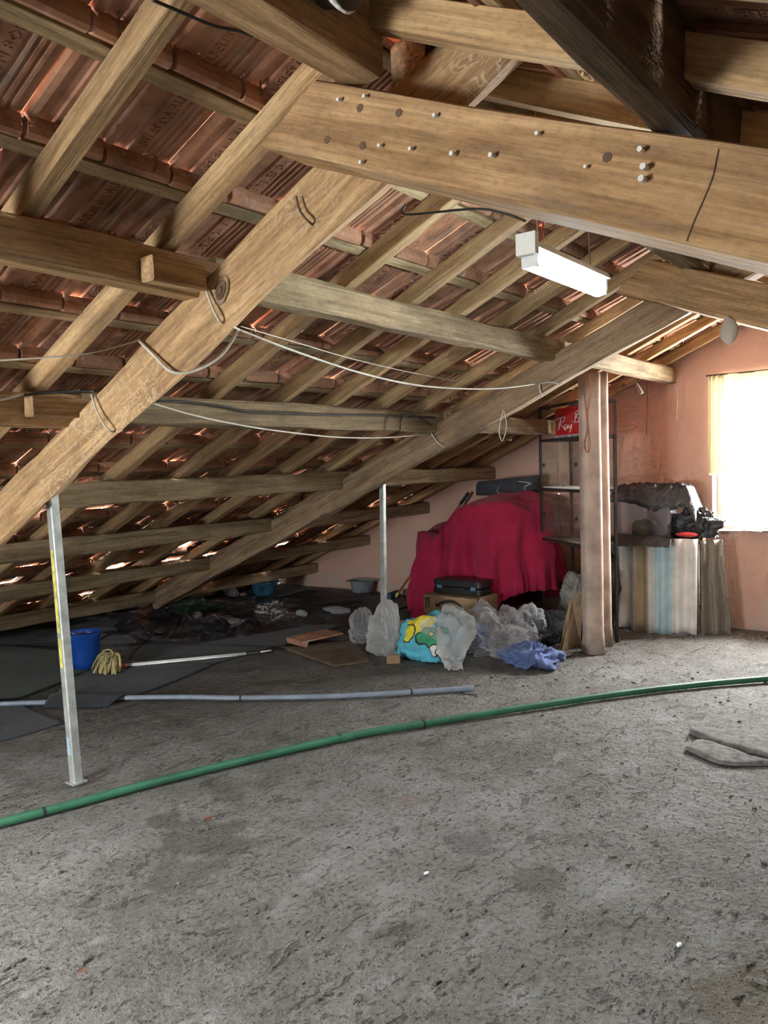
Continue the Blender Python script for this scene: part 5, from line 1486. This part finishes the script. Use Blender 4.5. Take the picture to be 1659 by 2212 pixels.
# metal can clamped to the ridge beam
mcn = thing('metal_can', (1.50, 1.20, 2.61), 'dark metal can in a pale strap at the ridge beam, top edge', 'fitting')
v, f = tube_geo([Vector((1.46, 1.285, 2.66)), Vector((1.46, 1.19, 2.62))], 0.055, 20); add('can', v, f, M['dark_metal'], mcn)
v, f = tube_geo([Vector((1.46 + 0.062*math.cos(a), 1.24 + 0.02*math.sin(a), 2.64 + 0.062*math.sin(a))) for a in [math.pi*(0.55+k/12*1.2) for k in range(13)]], 0.010, 8); add('strap', v, f, M['white_plastic'], mcn)

# ---------------------------------------------------------------- cords, cables and strings
def cord(name, pts, r, mat, label, cat='cord', sub=8):
    return tag(tube(name, pts, r, M[mat], None, 6, sub), label, cat)
T1u, T2u = 1.835, 4.705
def sag(a, b_, px, k):                     # points between two ends whose pixels are known
    out = [a]
    for i, (x, y) in enumerate(px):
        t = (i+1)/(len(px)+1); u = a.x + (b_.x-a.x)*t*(1.0); out.append(pu(x, y, k(t)))
    return out + [b_]
def line_between(x0, y0, u0, x1, y1, u1, mids):
    out = [pu(x0, y0, u0)]
    A, B = pu(x0, y0, u0), pu(x1, y1, u1)
    for x, y in mids: out.append(pplane(x, y, Vector((A.x, A.y, 0)), Vector((B.x, B.y, 0))))
    return out + [B]
cord('clothes_line', line_between(515, 712, 1.98, 1165, 828, T2u, [(640, 760), (780, 806), (900, 832), (1010, 840), (1090, 838)]), 0.0045, 'rope', 'white clothes line sagging between the two logs, upper one')
cord('clothes_line', line_between(330, 872, 1.98, 930, 937, T2u, [(430, 900), (540, 922), (650, 937), (740, 945), (840, 945)]), 0.0042, 'rope', 'white clothes line sagging between the two logs, lower one')
cord('thin_wire', line_between(520, 705, 2.02, 1000, 826, T2u, [(640, 740), (760, 775), (880, 803)]), 0.0022, 'rope', 'thin wire stretched just behind the upper clothes line')
cord('cord_wrap', [pu(440, 598, T1u), pu(450, 640, T1u-.006), pu(472, 690, T1u-.004), pu(495, 702, T1u+0.07), pu(516, 712, 1.98)], 0.005, 'rope', 'cord wrapped around the pale log just below its knot')
cord('cord_wrap', [pu(300, 735, T1u), pu(330, 765, T1u-.006), pu(374, 804, T1u-.003), pu(430, 797, 1.91), pu(480, 765, 1.98), pu(515, 713, 2.0)], 0.006, 'rope', 'slack cord looped under the pale log below the knot')
cord('cord_wrap', [pu(197, 852, T1u), pu(212, 895, T1u-.006), pu(236, 930, T1u-.004), pu(262, 930, 1.93)], 0.005, 'rope', 'cord wrapped around the lower part of the pale log')
cord('wire_wrap', [pu(640, 425, T1u), pu(648, 455, T1u-.004), pu(668, 480, T1u), pu(700, 502, 1.95)], 0.004, 'rusty', 'thin wire band around the upper pale log under the pegged beam')
cord('clothes_line', line_between(300, 735, T1u, -60, 782, 1.1, [(200, 762), (100, 772)]), 0.003, 'rope', 'white line running from the pale log out of the left edge')
cord('supply_cable', [pv(-40, 872, 3.12), pv(30, 858, 3.12), pv(100, 848, 3.12), pv(200, 845, 3.13)], 0.007, 'wire', 'black cable with a pale end on the left purlin', 'cable')
cord('cable_tail', [pv(-30, 866, 3.10), pv(10, 862, 3.10), pv(50, 852, 3.10)], 0.006, 'rope', 'pale cable tail at the left edge above the small cleat', 'cable')
cord('supply_cable', [pv(x, y, 3.135) for x, y in ((338, 866), (400, 868), (470, 876), (540, 889), (620, 893), (720, 896), (830, 898), (900, 900), (940, 902))], 0.006, 'wire', 'black cable fixed along the purlin between the logs', 'cable')
cord('cable_loop', [pv(864, 935, 3.10), pv(868, 905, 3.10), pv(886, 896, 3.10), pv(910, 905, 3.10), pv(930, 918, 3.12)], 0.006, 'wire', 'looped cable end hanging at the far log', 'cable')
cord('cord_wrap', [pu(928, 910, T2u), pu(932, 935, T2u-.01), pu(945, 955, T2u), pu(960, 966, T2u+0.02)], 0.005, 'rope', 'cord tied around the far log at the lower clothes line')
cord('cord_end', [pu(1165, 826, T2u), pu(1166, 842, T2u-.01), pu(1170, 858, T2u-.01)], 0.006, 'rope', 'short hanging cord end where the upper line meets the far log')
cord('cord_end', [pu(1166, 828, T2u), pu(1190, 826, T2u), pu(1212, 830, T2u+0.02)], 0.005, 'rope', 'cord stretched along the underside of the far log')
cord('string_loop', [pu(1087, 885, T2u), pu(1078, 930, T2u), pu(1085, 952, T2u), pu(1094, 920, T2u), pu(1088, 886, T2u)], 0.003, 'rope', 'thin string loop hanging from the far log left of the sign')
tu = cA.x - 0.11
cord('twine', [pu(1258, 735, T2u-.01), pu(1259, 800, tu), pu(1262, 850, tu), pu(1268, 920, tu), pu(1262, 960, tu), pu(1268, 977, tu), pu(1272, 960, tu), pu(1268, 900, tu), pu(1274, 840, tu), pu(1272, 806, tu)], 0.0035, 'twine', 'red twine loop hanging on the front pinkish pillar', 'twine')
for k, (x, y0, y1, lab) in enumerate(((1462, 838, 906, 'pale string hanging from the bright purlin end'), (1397, 825, 940, 'thin string hanging down the pink wall, longer one'), (1328, 872, 1003, 'thin dark string on the pink wall next to the cabinet'))):
    cord('hanging_string', [pu(x, y0, 6.95), pu(x+1, (y0+y1)/2, 6.95), pu(x-1, y1, 6.95)], 0.0025, 'rope' if k == 0 else 'rusty', lab, 'string')
cord('cloth_tag', [pu(1375, 828, 6.5), pu(1380, 838, 6.5), pu(1386, 850, 6.5)], lambda t: 0.008+0.01*t, 'sack', 'rag tag hanging below the bright purlin end', 'rag')
o = crumple('hanging_bag', pu(1574, 715, 4.5), (0.025, 0.045, 0.075), cloth('pale_pouch_cloth', (0.60, 0.53, 0.46), 0.1), None, 97, 0.2, 12, 24, 18, 0)
tag(o, 'small pale cloth pouch hanging under the broad split beam', 'pouch')
tube('loop', [pu(1572, 690, 4.5), pu(1574, 700, 4.5)], 0.003, M['sack'], o, 6, 1)
for k, (pts, lab) in enumerate((([(255, 25), (262, 60), (272, 95)], 'bent wire tie hanging from the first rafter at the top left'), ([(335, 335), (340, 350), (333, 372)], 'bent wire tie on the batten between the first two rafters'), ([(566, 150), (562, 175), (566, 205)], 'thin wire tie on the batten beside the second rafter'))):
    cord('wire_tie', [pv(x, y, 1.75 if k != 1 else 2.10) for x, y in pts], 0.0028, 'rusty', lab, 'wire')
cord('roof_cable', [pv(x, y, 1.45) for x, y in ((330, 0), (400, 30), (460, 55), (520, 68), (545, 78))], 0.004, 'wire', 'thin dark cable under the tiles beside the ridge beam', 'cable')
